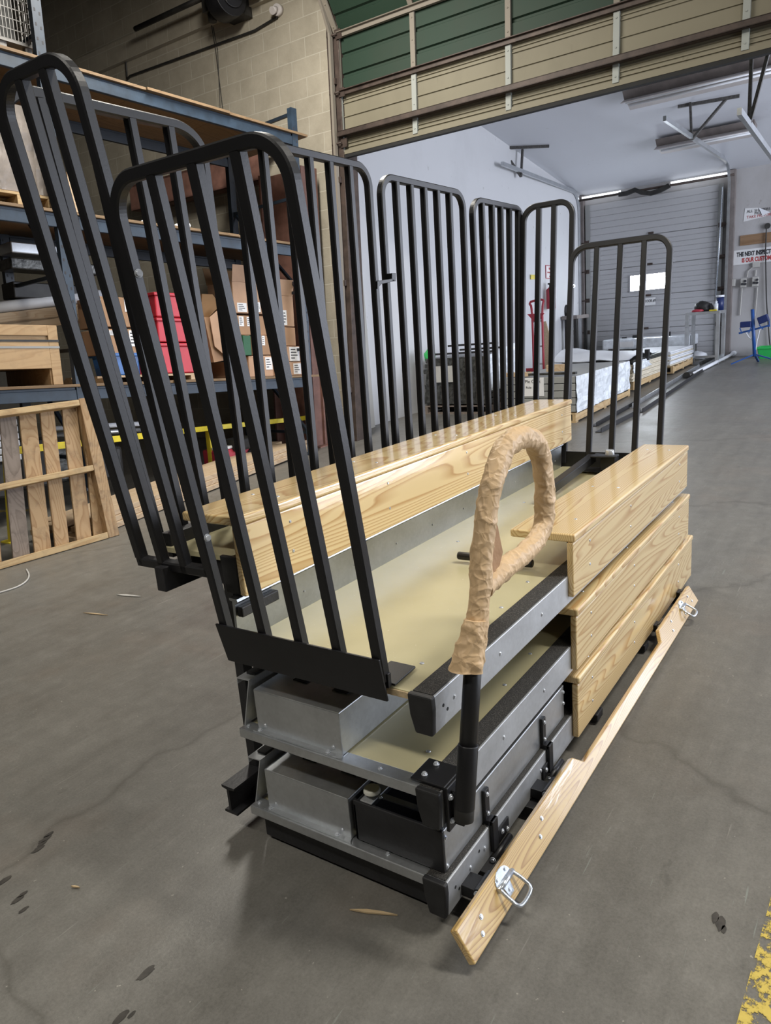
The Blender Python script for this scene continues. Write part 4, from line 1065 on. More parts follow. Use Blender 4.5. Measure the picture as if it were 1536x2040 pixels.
# ------------------------------------------------------------------ things on the far wall, right of the dock door
def wallbox(u0, v0, u1, v1, d=.02, off=0.0):
    p, q = px2(u0, v1, -off), px2(u1, v0, -off)
    return (X2 - off - d, q.y, p.z), (X2 - off, p.y, q.z)
t = thing('banner', 'white wall banner with slogan in black and red lettering', 'sign', px2(1500, 510))
p = px2(1459, 529); q = px2(1459, 500)
yR = px2(1600, 500).y
b = MB(); b.box((X2 - .012, yR, p.z - .0), (X2 - .002, p.y, q.z)); b.build('sheet', M['label'], t)
h_ = (q.z - p.z)
text_mesh('lettering', 'THE NEXT INSPECTOR', h_ * .40, M['ink'], t, (X2 - .014, p.y - .07, p.z + h_ * .56), (0, -1, 0), (0, 0, 1), .005, 'LEFT', .62)
text_mesh('lettering', 'IS OUR CUSTOMER', h_ * .40, M['red_ink'], t, (X2 - .014, p.y - .16, p.z + h_ * .14), (0, -1, 0), (0, 0, 1), .005, 'LEFT', .62)['label'] = 'red second line of lettering'
t = thing('poster', 'torn white paper poster with a folded corner on the dirty wall', 'poster', px2(1505, 425))
lo_, hi_ = wallbox(1481, 408, 1534, 442, .006)
y0, y1, z0, z1 = lo_[1], hi_[1], lo_[2], hi_[2]
b = MB(); b.prism([(X2 - .006, y1, z0), (X2 - .006, y0, z0 + .05), (X2 - .006, y0, z1 - .12), (X2 - .006, y0 + .18, z1 - .02), (X2 - .006, y1 - .02, z1)], (.004, 0, 0)); b.build('sheet', M['label'], t)
b = MB(); b.prism([(X2 - .012, y0, z1 - .12), (X2 - .03, y0 + .11, z1 - .17), (X2 - .012, y0 + .18, z1 - .02)], (.003, 0, 0)); b.build('folded_corner', M['foam'], t)
for s_, zz, yy in (('ALL SHIPPERS', .63, .05), ('MUST', .42, .18), ('TAKE PICTURES', .2, .05)):
    text_mesh('lettering', s_, .065, M['red_ink'] if zz < .3 else M['ink'], t, (X2 - .009, y1 - yy, z0 + (z1 - z0) * zz), (0, -1, 0), (0, 0, 1))
b = MB(); lo_, hi_ = wallbox(1474, 461, 1545, 490, .02); b.box(lo_, hi_)
single('plywood_patch', b, M['ply'], 'brown plywood patch on the dirty wall above the banner', 'board', None, .003)
for (u0, v0, u1, v1, lab) in ((1454, 556, 1466, 571, 'leftmost small grey box on the wall below the banner'), (1476, 554, 1488, 573, 'middle grey push button box on the wall below the banner'), (1499, 551, 1512, 571, 'rightmost grey push button box on the wall below the banner')):
    t = thing('control_box', lab, 'control box', px2((u0 + u1) / 2, v1), 'control boxes on the far wall')
    b = MB(); b.box(*wallbox(u0, v0, u1, v1, .08)); b.build('box', M['pilaster'], t, .006)
    if u0 > 1470:
        for uu, vv in ((.25, .62), (.72, .32), (.72, .62)):
            c = px2(u0 + (u1 - u0) * uu, v0 + (v1 - v0) * vv, -.08); b = MB(); b.cyl(c, c - Vector((.02, 0, 0)), .022, 10); b.build('button', M['ink'], t)
b = MB()
for pts in (((1488, 552), (1490, 540), (1500, 532)), ((1505, 550), (1506, 538))): b.tube([px2(*p, -.03) for p in pts], .012, 6)
b.tube([px2(*p, -.03) for p in ((1478, 574), (1474, 628))], .012, 6); b.tube([px2(*p, -.03) for p in ((1509, 572), (1504, 630))], .012, 6)
b.box(*wallbox(1500, 521, 1514, 533, .06)); 
single('wall_conduit', b, M['pilaster'], 'grey conduit runs joining the push button boxes on the wall', 'conduit')
b = MB(); b.cyl(px2(1529, 450, -.0), px2(1529, 450, -.06), .05, 12); b.tube([px2(*p, -.05) for p in ((1527, 452), (1525, 500), (1527, 600), (1533, 680), (1536, 700))], .011, 6)
single('hanging_cable', b, M['machine'], 'dark cable hanging down the far wall at the right edge', 'cable')

# ------------------------------------------------------------------ table frame, work lamp, green bin
def place(u, v): return pf(u, v)
tl = px_(1432, 698, X2 - 1.0); tl.z = floor_z(tl.x)
x0, x1 = X2 - 1.35, X2 - .75
yA, yB = px_(1364, 660, x0).y, px_(1433, 660, x0).y
zt_ = px_(1400, 621, x0).z
t = thing('steel_table', 'tall bare steel table frame standing before the dock door', 'table', (x0, yB, floor_z(x0)))
b = MB(); b.box((x0, yB, zt_ - .05), (x1, yA, zt_)); b.build('top', M['alu'], t, .004)
for x, y in ((x0 + .03, yA - .03), (x1 - .03, yA - .03), (x0 + .03, yB + .03), (x1 - .03, yB + .03)):
    b = MB(); b.box((x - .03, y - .03, floor_z(x)), (x + .03, y + .03, zt_ - .05)); b.build('leg', M['alu'], t, .002)
b = MB(); b.bar((x0 + .03, yB + .03, floor_z(x0) + .1), (x1 - .03, yB + .03, floor_z(x1) + .1), .04); b.bar((x0 + .03, yA - .03, floor_z(x0) + .1), (x1 - .03, yA - .03, floor_z(x0) + .1), .04); b.bar((x1 - .03, yA, floor_z(x0) + .1), (x1 - .03, yB, floor_z(x0) + .1), .04)
b.build('stretcher', M['alu'], t)
xm = (x0 + x1) / 2 - .1
def lump(c, rx, ry, rz, seed, n=14):
    vs, fs = [], []
    for i in range(n + 1):
        a = math.pi * i / n
        for j in range(n):
            e = 2 * math.pi * j / n
            d = Vector((math.sin(a) * math.cos(e), math.sin(a) * math.sin(e), math.cos(a)))
            k = 1 + .28 * noise.noise(d * 2.2 + Vector((seed, 0, 0)))
            vs.append(Vector(c) + Vector((d.x * rx, d.y * ry, max(d.z, -.75) * rz)) * k)
    for i in range(n):
        for j in range(n): fs.append((i * n + j, i * n + (j + 1) % n, (i + 1) * n + (j + 1) % n, (i + 1) * n + j))
    return MB().add(vs, fs, True)
c = px_(1400, 615, xm); b = lump((xm, c.y, zt_ + .07), .13, .14, .11, 4.0); single('tool_bag', b, M['machine'], 'black bag lying on the tall steel table', 'bag')
c = px_(1414, 615, xm); b = lump((xm, c.y, zt_ + .05), .08, .06, .08, 9.0); single('black_gloves', b, M['rubber'], 'small black bundle beside the bag on the steel table', 'gloves')
c = px_(1390, 618, xm - .1); b = lump((xm - .12, c.y, zt_ + .02), .08, .10, .03, 2.0); single('red_rag', b, M['red_paint'], 'dark red rag in front of the black bag on the table', 'rag')
c = px_(1434, 615, xm); t = thing('blue_jug', 'dark blue cylinder jug with pale lid on the steel table', 'jug', (xm, c.y, zt_))
h_ = px_(1434, 588, xm).z - zt_
b = MB(); b.cyl((xm, c.y, zt_), (xm, c.y, zt_ + h_ * .86), .065, 18); b.build('body', M['work_dark'], t); b = MB(); b.cyl((xm, c.y, zt_ + h_ * .86), (xm, c.y, zt_ + h_), .07, 18); b.build('lid', M['foam'], t)
c = px_(1427, 612, xm - .12); b = MB(); b.cyl((xm - .14, c.y, zt_), (xm - .14, c.y, zt_ + .12), .035, 14); b.cyl((xm - .14, c.y, zt_ + .12), (xm - .14, c.y, zt_ + .16), .02, 12)
single('spray_bottle', b, M['wrap'], 'small clear bottle beside the blue jug on the table', 'bottle')
c = px_(1421, 616, xm - .2); b = MB(); b.box((xm - .25, c.y - .06, zt_), (xm - .17, c.y + .06, zt_ + .025)); single('tape_measure', b, M['yellow'], 'small yellow tool lying on the steel table', 'tool', None, .006)

xl = X2 - 1.5
pb = px_(1503, 716, xl); zf = floor_z(xl)
L = lambda u, v, d=0: px_(u, v, xl + d)
t = thing('work_lamp_stand', 'blue tripod work light stand with two lamp heads', 'work light', (xl, pb.y, zf))
b = MB(); b.cyl(Vector((xl, pb.y, zf + .12)), L(1499, 616), .028, 12); b.build('mast', M['work_blue'], t)
for d in ((-.1, .35), (-.12, -.45), (.3, -.02)):
    b = MB(); b.bar(Vector((xl, pb.y, zf + .16)), Vector((xl + d[0], pb.y + d[1], zf + .015)), .035, .02); b.build('leg', M['work_blue'], t)
b = MB(); b.bar(L(1472, 664), L(1534, 648), .035, .03); b.build('cross_bar', M['work_blue'], t)
for u0, v0, u1, v1, tilt in ((1474, 640, 1497, 653, 0), (1509, 628, 1531, 644, .35)):
    a_, c_ = L(u0, v1, -.06), L(u1, v0, -.06); hd = MB()
    cc = (a_ + c_) / 2; hw, hh = abs(a_.y - c_.y) / 2, abs(c_.z - a_.z) / 2
    ey, ez = Vector((0, -math.cos(tilt), math.sin(tilt))), Vector((0, math.sin(tilt), math.cos(tilt)))
    hd.obox(cc - ey * hw - ez * hh + Vector((-.02, 0, 0)), ey * 2 * hw, ez * 2 * hh, Vector((.14, 0, 0)))
    hp = hd.build('lamp_head', M['work_dark'], t, .012)
    b = MB(); b.obox(cc - ey * hw * .8 - ez * hh * .8 + Vector((.12, 0, 0)), ey * 1.6 * hw, ez * 1.6 * hh, Vector((.012, 0, 0))); b.build('lens', M['wrap'], hp)
    for sg_ in (1, -1):
        b = MB(); b.bar(cc - ez * hh + ey * hw * sg_, cc - ez * (hh + .10) + ey * hw * .6 * sg_, .014); b.build('yoke_arm', M['work_blue'], t)
b = MB(); b.tube([L(1484, 660), L(1492, 672), L(1503, 680)], .012, 6); b.tube([L(1514, 655), L(1508, 680), L(1505, 700)], .008, 6); b.build('cord', M['foam'], t)
xg = X2 - .75
a_, c_ = px_(1507, 714, xg), px_(1556, 690, xg)
t = thing('green_bin', 'bright green plastic bin on the floor at the right edge', 'bin', (xg, c_.y, floor_z(xg)))
b = MB(); zf = floor_z(xg); ht = c_.z - zf
b.prism([(xg + .04, a_.y - .04, zf), (xg + .04, c_.y, zf), (xg, c_.y, zf + ht), (xg, a_.y, zf + ht)], (.012, 0, 0))
b.prism([(xg + .04, a_.y - .04, zf), (xg + .4, a_.y - .04, zf), (xg + .44, a_.y, zf + ht), (xg, a_.y, zf + ht)], (0, -.012, 0))
b.prism([(xg + .4, a_.y - .04, zf), (xg + .4, c_.y, zf), (xg + .44, c_.y, zf + ht), (xg + .44, a_.y, zf + ht)], (.012, 0, 0))
b.prism([(xg + .04, c_.y, zf), (xg + .4, c_.y, zf), (xg + .44, c_.y, zf + ht), (xg, c_.y, zf + ht)], (0, -.012, 0))
b.box((xg + .04, c_.y, zf), (xg + .4, a_.y - .04, zf + .012)); b.build('tub', M['green'], t, .003)
b = MB(); b.box((xg - .02, c_.y, zf + ht - .03), (xg + .46, a_.y + .01, zf + ht)); b.v = b.v  # rim
rim = MB(); rim.box((xg - .02, c_.y, zf + ht - .03), (xg + .0, a_.y + .015, zf + ht)); rim.box((xg + .44, c_.y, zf + ht - .03), (xg + .465, a_.y + .015, zf + ht)); rim.box((xg - .02, a_.y, zf + ht - .03), (xg + .465, a_.y + .015, zf + ht)); rim.build('rim', M['green'], t, .004)

# ------------------------------------------------------------------ extinguisher, its sign, hand truck, bench, leaning board
def wl(u, v, off=0.0):                        # on the white left wall of the loading room
    o_ = lw(LW0.x, 0) - Vector((0, off, 0)); d_l = (lw(X2, 0) - lw(LW0.x, 0)).normalized()
    return pplane(u, v, o_, d_l.cross(Vector((0, 0, 1))))
t = thing('fire_extinguisher_sign', 'red bordered sign above the fire extinguisher', 'sign', wl(1095, 555))
a_, c_ = wl(1087, 555, .004), wl(1102, 529, .004)
b = MB(); b.box((a_.x, a_.y - .006, a_.z), (c_.x, a_.y, c_.z)); b.build('border', M['red_paint'], t)
b = MB(); mx_, mz_ = (c_.x - a_.x) * .07, (c_.z - a_.z) * .05; b.box((a_.x + mx_, a_.y - .008, a_.z + mz_), (c_.x - mx_, a_.y - .001, c_.z - mz_)); b.build('face', M['label'], t)
zz = c_.z - a_.z; xx = c_.x - a_.x
text_mesh('lettering', 'FIRE', zz * .2, M['red_ink'], t, (a_.x + xx * .5, a_.y - .0095, a_.z + zz * .68), (1, 0, 0), (0, 0, 1), .003, 'CENTER')
text_mesh('lettering', 'EXTINGUISHER', zz * .14, M['red_ink'], t, (a_.x + xx * .5, a_.y - .0095, a_.z + zz * .42), (1, 0, 0), (0, 0, 1), .002, 'CENTER')
b = MB(); b.prism([(a_.x + xx * .4, a_.y - .0095, a_.z + zz * .22), (a_.x + xx * .6, a_.y - .0095, a_.z + zz * .22), (a_.x + xx * .5, a_.y - .0095, a_.z + zz * .08)], (0, .001, 0)); b.build('arrow', M['red_ink'], t)
c = wl(1098, 612, .12); zt_, zb_ = wl(1098, 577, .12).z, wl(1098, 615, .12).z
t = thing('fire_extinguisher', 'red fire extinguisher hung on the white left wall', 'fire extinguisher', (c.x, c.y, zb_))
rr_ = .085
b = MB(); b.cyl((c.x, c.y, zb_), (c.x, c.y, zt_), rr_, 20); b.cyl((c.x, c.y, zt_), (c.x, c.y, zt_ + .05), rr_, 20, .03); b.build('cylinder', M['red_paint'], t)
b = MB(); b.cyl((c.x, c.y, zt_ + .05), (c.x, c.y, zt_ + .11), .028, 12); b.box((c.x - .10, c.y - .02, zt_ + .09), (c.x + .05, c.y + .02, zt_ + .12)); b.build('valve', M['machine'], t, .004)
b = MB(); b.tube([(c.x - .04, c.y, zt_ + .08), (c.x - .13, c.y - .03, zt_ + .0), (c.x - .12, c.y - .03, zb_ + .2), (c.x - .11, c.y - .03, zb_ + .1)], .012, 8); b.build('hose', M['rubber'], t)
b = MB(); b.box((c.x - .06, c.y - rr_ - .003, zb_ + .18), (c.x + .05, c.y - rr_ + .02, zb_ + .38)); b.build('label_plate', M['label'], t, .002)
# hand truck
g0 = wl(1066, 738, .42)
xh = g0.x; hp = lambda u, v, d=0: px_(u, v, xh + d)
t = thing('hand_truck', 'red two wheeled hand truck against the white left wall', 'hand truck', (xh, g0.y, floor_z(xh)))
zf = floor_z(xh)
yl_, yr_ = hp(1062, 690).y, hp(1082, 690).y
b = MB()
zt_ = hp(1060, 600).z
b.tube(resample([(xh, yl_, zf + .06), (xh, yl_, hp(1062, 625).z), (xh + .05, yl_ + .06, hp(1058, 605).z), (xh + .05, yl_, zt_ + .0), (xh + .05, yr_, zt_), (xh, yr_, hp(1080, 625).z), (xh, yr_, zf + .06)], .05), .02, 8)
b.build('frame', M['red_paint'], t)
for v in (640, 690, 725):
    b = MB(); z_ = hp(1070, v).z; b.cyl((xh, yl_, z_), (xh, yr_, z_), .013, 8); b.build('cross_bar', M['alu'], t)
b = MB(); z_ = hp(1062, 636).z; b.prism([(xh - .02, yl_ + .08, z_ + .09), (xh - .02, yr_ - .04, z_ + .09), (xh - .02, (yl_ + yr_) / 2, z_ - .10)], (.03, 0, 0)); b.build('brace_plate', M['red_paint'], t)
for y in (yl_ + .09, yr_ - .09):
    b = MB(); b.cyl((xh + .06, y - .03, zf + .12), (xh + .06, y + .03, zf + .12), .12, 20); b.build('wheel', M['rubber'], t, .01)
    b = MB(); b.box((xh - .01, min(y, (yl_ + yr_) / 2 + .0), zf + .05), (xh + .0, y + .05, zf + .26)); b.build('axle_plate', M['red_paint'], t)
b = MB(); b.box((xh - .25, yr_ - .02, zf), (xh, yl_ + .02, zf + .012)); b.build('toe_plate', M['red_paint'], t)
# workbench at the far left corner
xb = X2 - .9
a_, c_ = px_(1089, 640, xb), px_(1160, 640, xb)
zt_ = px_(1120, 630, xb).z; zf = floor_z(xb)
t = thing('workbench', 'narrow dark workbench in the far left corner beside the dock door', 'workbench', (xb, c_.y, zf))
yw = lw(xb, 0).y
b = MB(); b.box((xb - .3, c_.y, zt_ - .07), (xb + .4, min(a_.y, yw - .02), zt_)); b.build('top', M['bronze'], t, .004)
for y in (c_.y + .05, min(a_.y, yw - .02) - .08):
    for x in (xb - .25, xb + .33):
        b = MB(); b.box((x - .03, y - .03, zf), (x + .03, y + .03, zt_ - .07)); b.build('leg', M['machine'], t)
b = MB(); b.box((xb - .2, c_.y + .1, zf + .3), (xb + .3, min(a_.y, yw) - .15, zf + .34)); b.build('shelf', M['machine'], t)
for u, v, nm, mt_, lab, sz in ((1118, 624, 'rag', 'foam', 'crumpled white rag on the corner workbench', (.10, .10, .07)), (1127, 621, 'cup', 'white_plastic', 'cream cup on the corner workbench', (.05, .05, .09)), (1126, 606, 'helmet', 'machine', 'black round object on the wall side of the workbench', (.09, .09, .12))):
    c = px_(u, v, xb); single(nm, lump((xb, c.y, zt_ + sz[2] * .72), *sz, u), M[mt_], lab, nm)
b = MB(); xq = wl(1094, 700, .10).x; b.prism([px_(u, v, xq) for u, v in ((1083, 641), (1087, 640), (1101, 690), (1101, 736), (1085, 736))], (.03, 0, 0))
single('leaning_board', b, M['lumber'], 'pale board leaning on the white wall beside the hand truck', 'board', None, .003)
b = MB(); a_ = wl(1062, 552, .01); b.box((a_.x - .12, a_.y - .006, a_.z - .04), (a_.x + .12, a_.y, a_.z + .04)); single('yellow_tag', b, M['yellow'], 'small yellow tag on the white left wall', 'tag')

# ------------------------------------------------------------------ stacked goods on the loading room floor
def pallet(name, lab, o, ax_, ay, nx=3, nd=5, hgt=.12, group='wooden pallets in the loading room', m1='pallet_x'):
    o = Vector(o); ax_, ay = Vector(ax_), Vector(ay); t = thing(name, lab, 'pallet', o, group)
    eu, ev = ax_.normalized(), ay.normalized(); Zv = Vector((0, 0, 1))
    for i in range(nx):
        c = ay * (i / (nx - 1)) - ev * (.04 if i == nx - 1 else 0) - ev * (.02 if 0 < i < nx - 1 else 0)
        b = MB(); b.obox(o + c + Zv * .02, ax_, ev * .04, Zv * (hgt - .04)); b.build('stringer', M[m1], t)
    for i in range(nd):
        c = (ax_.length - .09) * i / (nd - 1)
        b = MB(); b.obox(o + eu * c + Zv * (hgt - .02), eu * .09, ay, Zv * .02); b.build('deck_board', M[m1], t)
        if i in (0, nd // 2, nd - 1):
            b = MB(); b.obox(o + eu * c, eu * .09, ay, Zv * .02); b.build('bottom_board', M[m1], t)
    return t
# grey panel stack with film, nearest pile
pC = pf(1147, 843)                            # near right corner
zP = floor_z(pC.x)
xa = pC.x; yr_ = pC.y; yl_ = px_(1004, 800, xa).y
pallet('pallet', 'wooden pallet under the grey panel stack', (xa, yr_, zP), (2.2, .0, .05), (0, yl_ - yr_, 0))
ztop_ = px_(1150, 749, xa).z; z0 = zP + .125
nl = 5; hh = (ztop_ - z0) / nl
for i in range(nl):
    t = thing('flat_package', ['lowest', 'second lowest', 'middle', 'second highest', 'topmost'][i] + ' flat grey package in the stack behind the long bench', 'package', (xa, yr_, z0 + i * hh), 'stacked flat grey packages')
    b = MB(); b.box((xa, yr_, z0 + i * hh + .004), (xa + 2.1, yl_, z0 + (i + 1) * hh - .004)); b.build('cover', M['panel_grey'], t, .004)
def crinkle_sheet(p00, p10, p11, p01, nu, nv, amp, seed, thick=.004):
    vs, fs = [], []
    p00, p10, p11, p01 = map(Vector, (p00, p10, p11, p01)); nrm = (p10 - p00).cross(p01 - p00).normalized()
    for i in range(nu + 1):
        for j in range(nv + 1):
            a, c = i / nu, j / nv
            p = (p00 * (1 - a) + p10 * a) * (1 - c) + (p01 * (1 - a) + p11 * a) * c
            k = noise.noise(Vector((a * nu * .8, c * nv * .22, seed))) + .6 * noise.noise(Vector((a * nu * .3 + c * 6, c * nv * .4, seed + 5)))
            vs.append(p + nrm * amp * k)
    for i in range(nu):
        for j in range(nv): fs.append((i * (nv + 1) + j, (i + 1) * (nv + 1) + j, (i + 1) * (nv + 1) + j + 1, i * (nv + 1) + j + 1))
    b = MB().add(vs, fs); o_ = len(b.v)
    b.add([v + nrm * -thick for v in vs], [f[::-1] for f in fs]); return b
b = crinkle_sheet((xa, yr_ - .02, zP + .12), (xa + 2.1, yr_ - .02, zP + .16), (xa + 2.1, yr_ - .02, ztop_), (xa, yr_ - .02, ztop_), 26, 8, .03, 1.0)
single('stretch_film', b, M['wrap'], 'shiny stretch film hanging on the aisle side of the grey panels', 'plastic film')
t = thing('paper_note', 'handwritten paper note taped to the grey panel stack', 'note', px_(1060, 790, xa - .01))
a_, c_ = px_(1037, 790, xa - .01), px_(1083, 752, xa - .01)
b = MB(); b.box((xa - .008, c_.y, a_.z), (xa - .004, a_.y, c_.z)); b.build('sheet', M['label'], t)
text_mesh('lettering', 'Ple Cr. x', .055, M['ink'], t, (xa - .010, a_.y - .06, a_.z + (c_.z - a_.z) * .72), (0, -1, 0), (0, 0, 1))
text_mesh('lettering', 'Rule  1', .04, M['ink'], t, (xa - .010, a_.y - .07, a_.z + (c_.z - a_.z) * .42), (0, -1, 0), (0, 0, 1))
# timber blocks and rails on top of the stack
for u0, u1, v0, v1, mt_, nm, lab in ((1004, 1052, 742, 752, 'lumber', 'timber_block', 'left timber block on top of the grey panels'), (1088, 1127, 726, 741, 'lumber', 'timber_block', 'right timber block on top of the grey panels'),
                                     (1052, 1146, 741, 749, 'dark_mix', 'steel_rail', 'dark steel rail across the top of the grey panels')):
    a_, c_ = px_(u0, v1, xa + .05), px_(u1, v0, xa + .05)
    b = MB(); b.box((xa + .05, c_.y, max(a_.z, ztop_ + .001)), (xa + (.16 if mt_ == 'lumber' else .12), a_.y, max(c_.z, ztop_ + .04)))
    single(nm, b, M[mt_], lab, 'block' if mt_ == 'lumber' else 'rail', None, .003)
# white foam sheet draped over the second pile, steel sections under it
xs_ = xa + 2.6
def pile(x0, x1, u0, u1, v0, v1): 
    y1_, y0_ = px_(u0, v1, x0).y, px_(u1, v1, x0).y
    return y0_, y1_, px_(u0, v0, x0).z
y0_, y1_, zt_ = pile(xs_, xs_ + 1.8, 1130, 1262, 722, 800)
zf = floor_z(xs_ + .9)
pallet('pallet', 'wooden pallet under the film wrapped steel, second along the aisle', (xs_, y0_, zf), (1.8, 0, .04), (0, y1_ - y0_, 0))
t = thing('steel_bundle', 'film wrapped bundle of pale steel sections behind the grey panels', 'bundle', (xs_, y0_, zf + .12))
nn_ = 14
for i in range(nn_):
    b = MB(); hz_ = (zt_ - zf - .125) / nn_; zz0 = zf + .125 + hz_ * i; jx, jy = .05 * noise.noise(Vector((i * 1.3, 0, 4))), .05 * noise.noise(Vector((0, i * 1.9, 4)))
    b.box((xs_ - .12 + jx, y0_ - .02 + jy, zz0 + .003), (xs_ + 1.75 + jx, y1_, zz0 + hz_)); b.build('section', M['cream_sheet'] if i < 11 else M['dark_mix'], t, .002)
b = crinkle_sheet((xs_ - .2, y0_ - .06, zf + .25), (xs_ + .75, y0_ - .06, zf + .3), (xs_ + .6, y0_ - .05, zt_ - .02), (xs_ - .2, y0_ - .05, zt_ - .03), 16, 8, .03, 8.0); b.build('film', M['wrap'], t)
vs, fs = [], []; nu, nv = 18, 14
for i in range(nu + 1):
    for j in range(nv + 1):
        a, c = i / nu, j / nv
        y = y0_ + (y1_ - y0_ + .15) * c; x = xs_ - .25 + 1.6 * a
        hgt_ = .16 * math.sin(math.pi * min(1, a * 1.3)) * (.35 + .65 * c) + .035 * noise.noise(Vector((a * 5, c * 4, 2)))
        vs.append((x, y, zt_ + .02 + max(hgt_, -.01)))
for i in range(nu):
    for j in range(nv): fs.append((i * (nv + 1) + j, (i + 1) * (nv + 1) + j, (i + 1) * (nv + 1) + j + 1, i * (nv + 1) + j + 1))
b = MB().add(vs, fs, True); b.add([Vector(v) - Vector((0, 0, .01)) for v in vs], [f[::-1] for f in fs], True)
single('foam_sheet', b, M['foam'], 'billowing white foam sheet draped over the wrapped steel', 'sheet')
for u, v0, v1 in ((1216, 695, 716), (1288, 696, 722)):
    a_, c_ = px_(u - 4, v1, xs_ + .5), px_(u + 4, v0, xs_ + .5)
    b = MB(); b.box((xs_ + .5, c_.y, zt_ - .05), (xs_ + .58, a_.y, c_.z)); single('corner_post', b, M['black2'], 'short black post standing in the wrapped steel, ' + ('left one' if u < 1250 else 'right one'), 'post')
# third pile and far wrapped pile
x3 = xs_ + 2.1
y0_, y1_, zt_ = pile(x3, x3 + 1.4, 1240, 1342, 704, 770); zf = floor_z(x3 + .5)
y0b = px_(1350, 740, x3).y
pallet('pallet', 'wooden pallet with visible stringer ends along the aisle', (x3 - .1, y0b + .05, zf), (1.5, 0, .03), (0, y1_ - y0b, 0))
t = thing('steel_bundle', 'bundle of long pale white sections on the aisle pallet', 'bundle', (x3, y0b, zf + .12))
for i in range(9):
    hz_ = (zt_ - zf - .125) / 9; b = MB(); zz0 = zf + .125 + hz_ * i; jx, jy = .09 * noise.noise(Vector((i * 1.7, 3, 4))), .05 * noise.noise(Vector((2, i * 1.9, 4)))
    b.box((x3 - .2 + jx, y0b + .07 + jy, zz0 + .003), (x3 + 1.5 + jx, y1_, zz0 + hz_)); b.build('section', M['foam'] if i % 3 else M['cream_sheet'], t, .003)
x4 = x3 + 1.75
y0_, y1_, zt_ = pile(x4, x4 + 1, 1200, 1372, 678, 715); zf = floor_z(x4 + .4)
pallet('pallet', 'farthest wooden pallet, in front of the dock door', (x4, y0_, zf), (.9, 0, .02), (0, y1_ - y0_, 0))
t = thing('wrapped_bundle', 'film wrapped bundle in front of the white dock door', 'bundle', (x4, y0_, zf + .12))
b = MB(); b.box((x4, y0_ + .02, zf + .125), (x4 + .8, y1_, zf + .125 + (zt_ - zf - .125) * .45)); b.build('base_sections', M['dark_mix'], t, .01)
b = MB(); zm = zf + .125 + (zt_ - zf - .125) * .45
b.box((x4 - .02, y0_, zm), (x4 + .82, y1_, zt_)); o = b.build('film', M['wrap'], t, .03)
b = MB(); a_, c_ = px_(1235, 692, x4 - .03), px_(1262, 680, x4 - .03); b.box((x4 - .03, c_.y, a_.z), (x4 - .022, a_.y, c_.z)); b.build('label_sheet', M['label'], t)
for u, v0 in ((1243, 672), (1264, 668), (1331, 661)):
    a_ = px_(u - 4, v0, x4 + .3); c_ = px_(u + 4, v0, x4 + .3); b = MB(); b.box((x4 + .3, c_.y, zt_), (x4 + .36, a_.y, a_.z)); b.build('clip', M['black2'], t)
# cluttered aisle end: yellow pieces, small lengths
for u, v, mt_, nm, lab, sz in ((1381, 712, 'yellow', 'yellow_bracket', 'upright yellow bracket near the steel table legs', (.05, .10, .14)), (1405, 702, 'yellow', 'yellow_bracket', 'flat yellow bracket behind the upright one', (.12, .14, .05)), (1390, 716, 'foam', 'packing_scrap', 'white crumpled packing beside the yellow brackets', (.14, .16, .09))):
    p = pf(u, v); b = lump((p.x, p.y, floor_z(p.x) + sz[2] * .72), *sz, u) if mt_ == 'foam' else MB().box((p.x - sz[0], p.y - sz[1], floor_z(p.x)), (p.x + sz[0], p.y + sz[1], floor_z(p.x) + 2 * sz[2]))
    single(nm, b, M[mt_], lab, 'bracket' if mt_ == 'yellow' else 'packing', None, 0)
# long metal lengths on the floor
def length(u0, v0, u1, v1, w_, h_, mt_, nm, lab, cat='channel'):
    p, q = pf(u0, v0), pf(u1, v1); p.z = floor_z(p.x) + h_ / 2 + .002; q.z = floor_z(q.x) + h_ / 2 + .002
    b = MB(); s = (q - p).normalized().cross(Vector((0, 0, 1))).normalized()
    up = Vector((0, 0, 1))
    b.prism([p - s * w_ / 2 - up * h_ / 2, p + s * w_ / 2 - up * h_ / 2, p + s * w_ / 2 + up * h_ / 2, p + s * (w_ / 2 - .008) + up * h_ / 2, p + s * (w_ / 2 - .008) - up * (h_ / 2 - .008), p - s * w_ / 2 - up * (h_ / 2 - .008)], q - p)
    return single(nm, b, M[mt_], lab, cat)
length(1183, 850, 1258, 808, .07, .05, 'black2', 'steel_angle', 'black steel angle, left of the two on the aisle floor')
length(1192, 862, 1270, 822, .07, .05, 'black2', 'steel_angle', 'black steel angle lying nearer, right of the other black one')
length(1253, 814, 1388, 733, .09, .06, 'alu', 'aluminium_channel', 'long silver channel lying along the aisle floor')
length(1276, 822, 1398, 740, .06, .05, 'black2', 'steel_channel', 'long black channel beside the silver channel on the floor')
p, q = pf(1374, 752), pf(1462, 710); p.z = floor_z(p.x) + .03; q.z = floor_z(q.x) + .06
t = thing('white_pipe', 'long white pipe with end cap on the aisle floor', 'pipe', p)
b = MB(); b.cyl(p, q, .028, 12); b.build('tube', M['foam'], t)
b = MB(); d = (q - p).normalized(); b.cyl(p - d * .12 + Vector((0, .02, .01)), p + d * .02, .06, 14); b.build('end_cap', M['machine'], t)
b = MB(); b.cyl(q - d * .1, q + d * .05, .045, 12); b.build('coupling', M['foam'], t)
length(1392, 738, 1470, 690, .12, .05, 'alu', 'aluminium_channel', 'flat silver channel pointing at the steel table legs')
length(1385, 728, 1450, 700, .16, .06, 'dark_mix', 'steel_channel', 'dark metal length under the silver channel near the table')
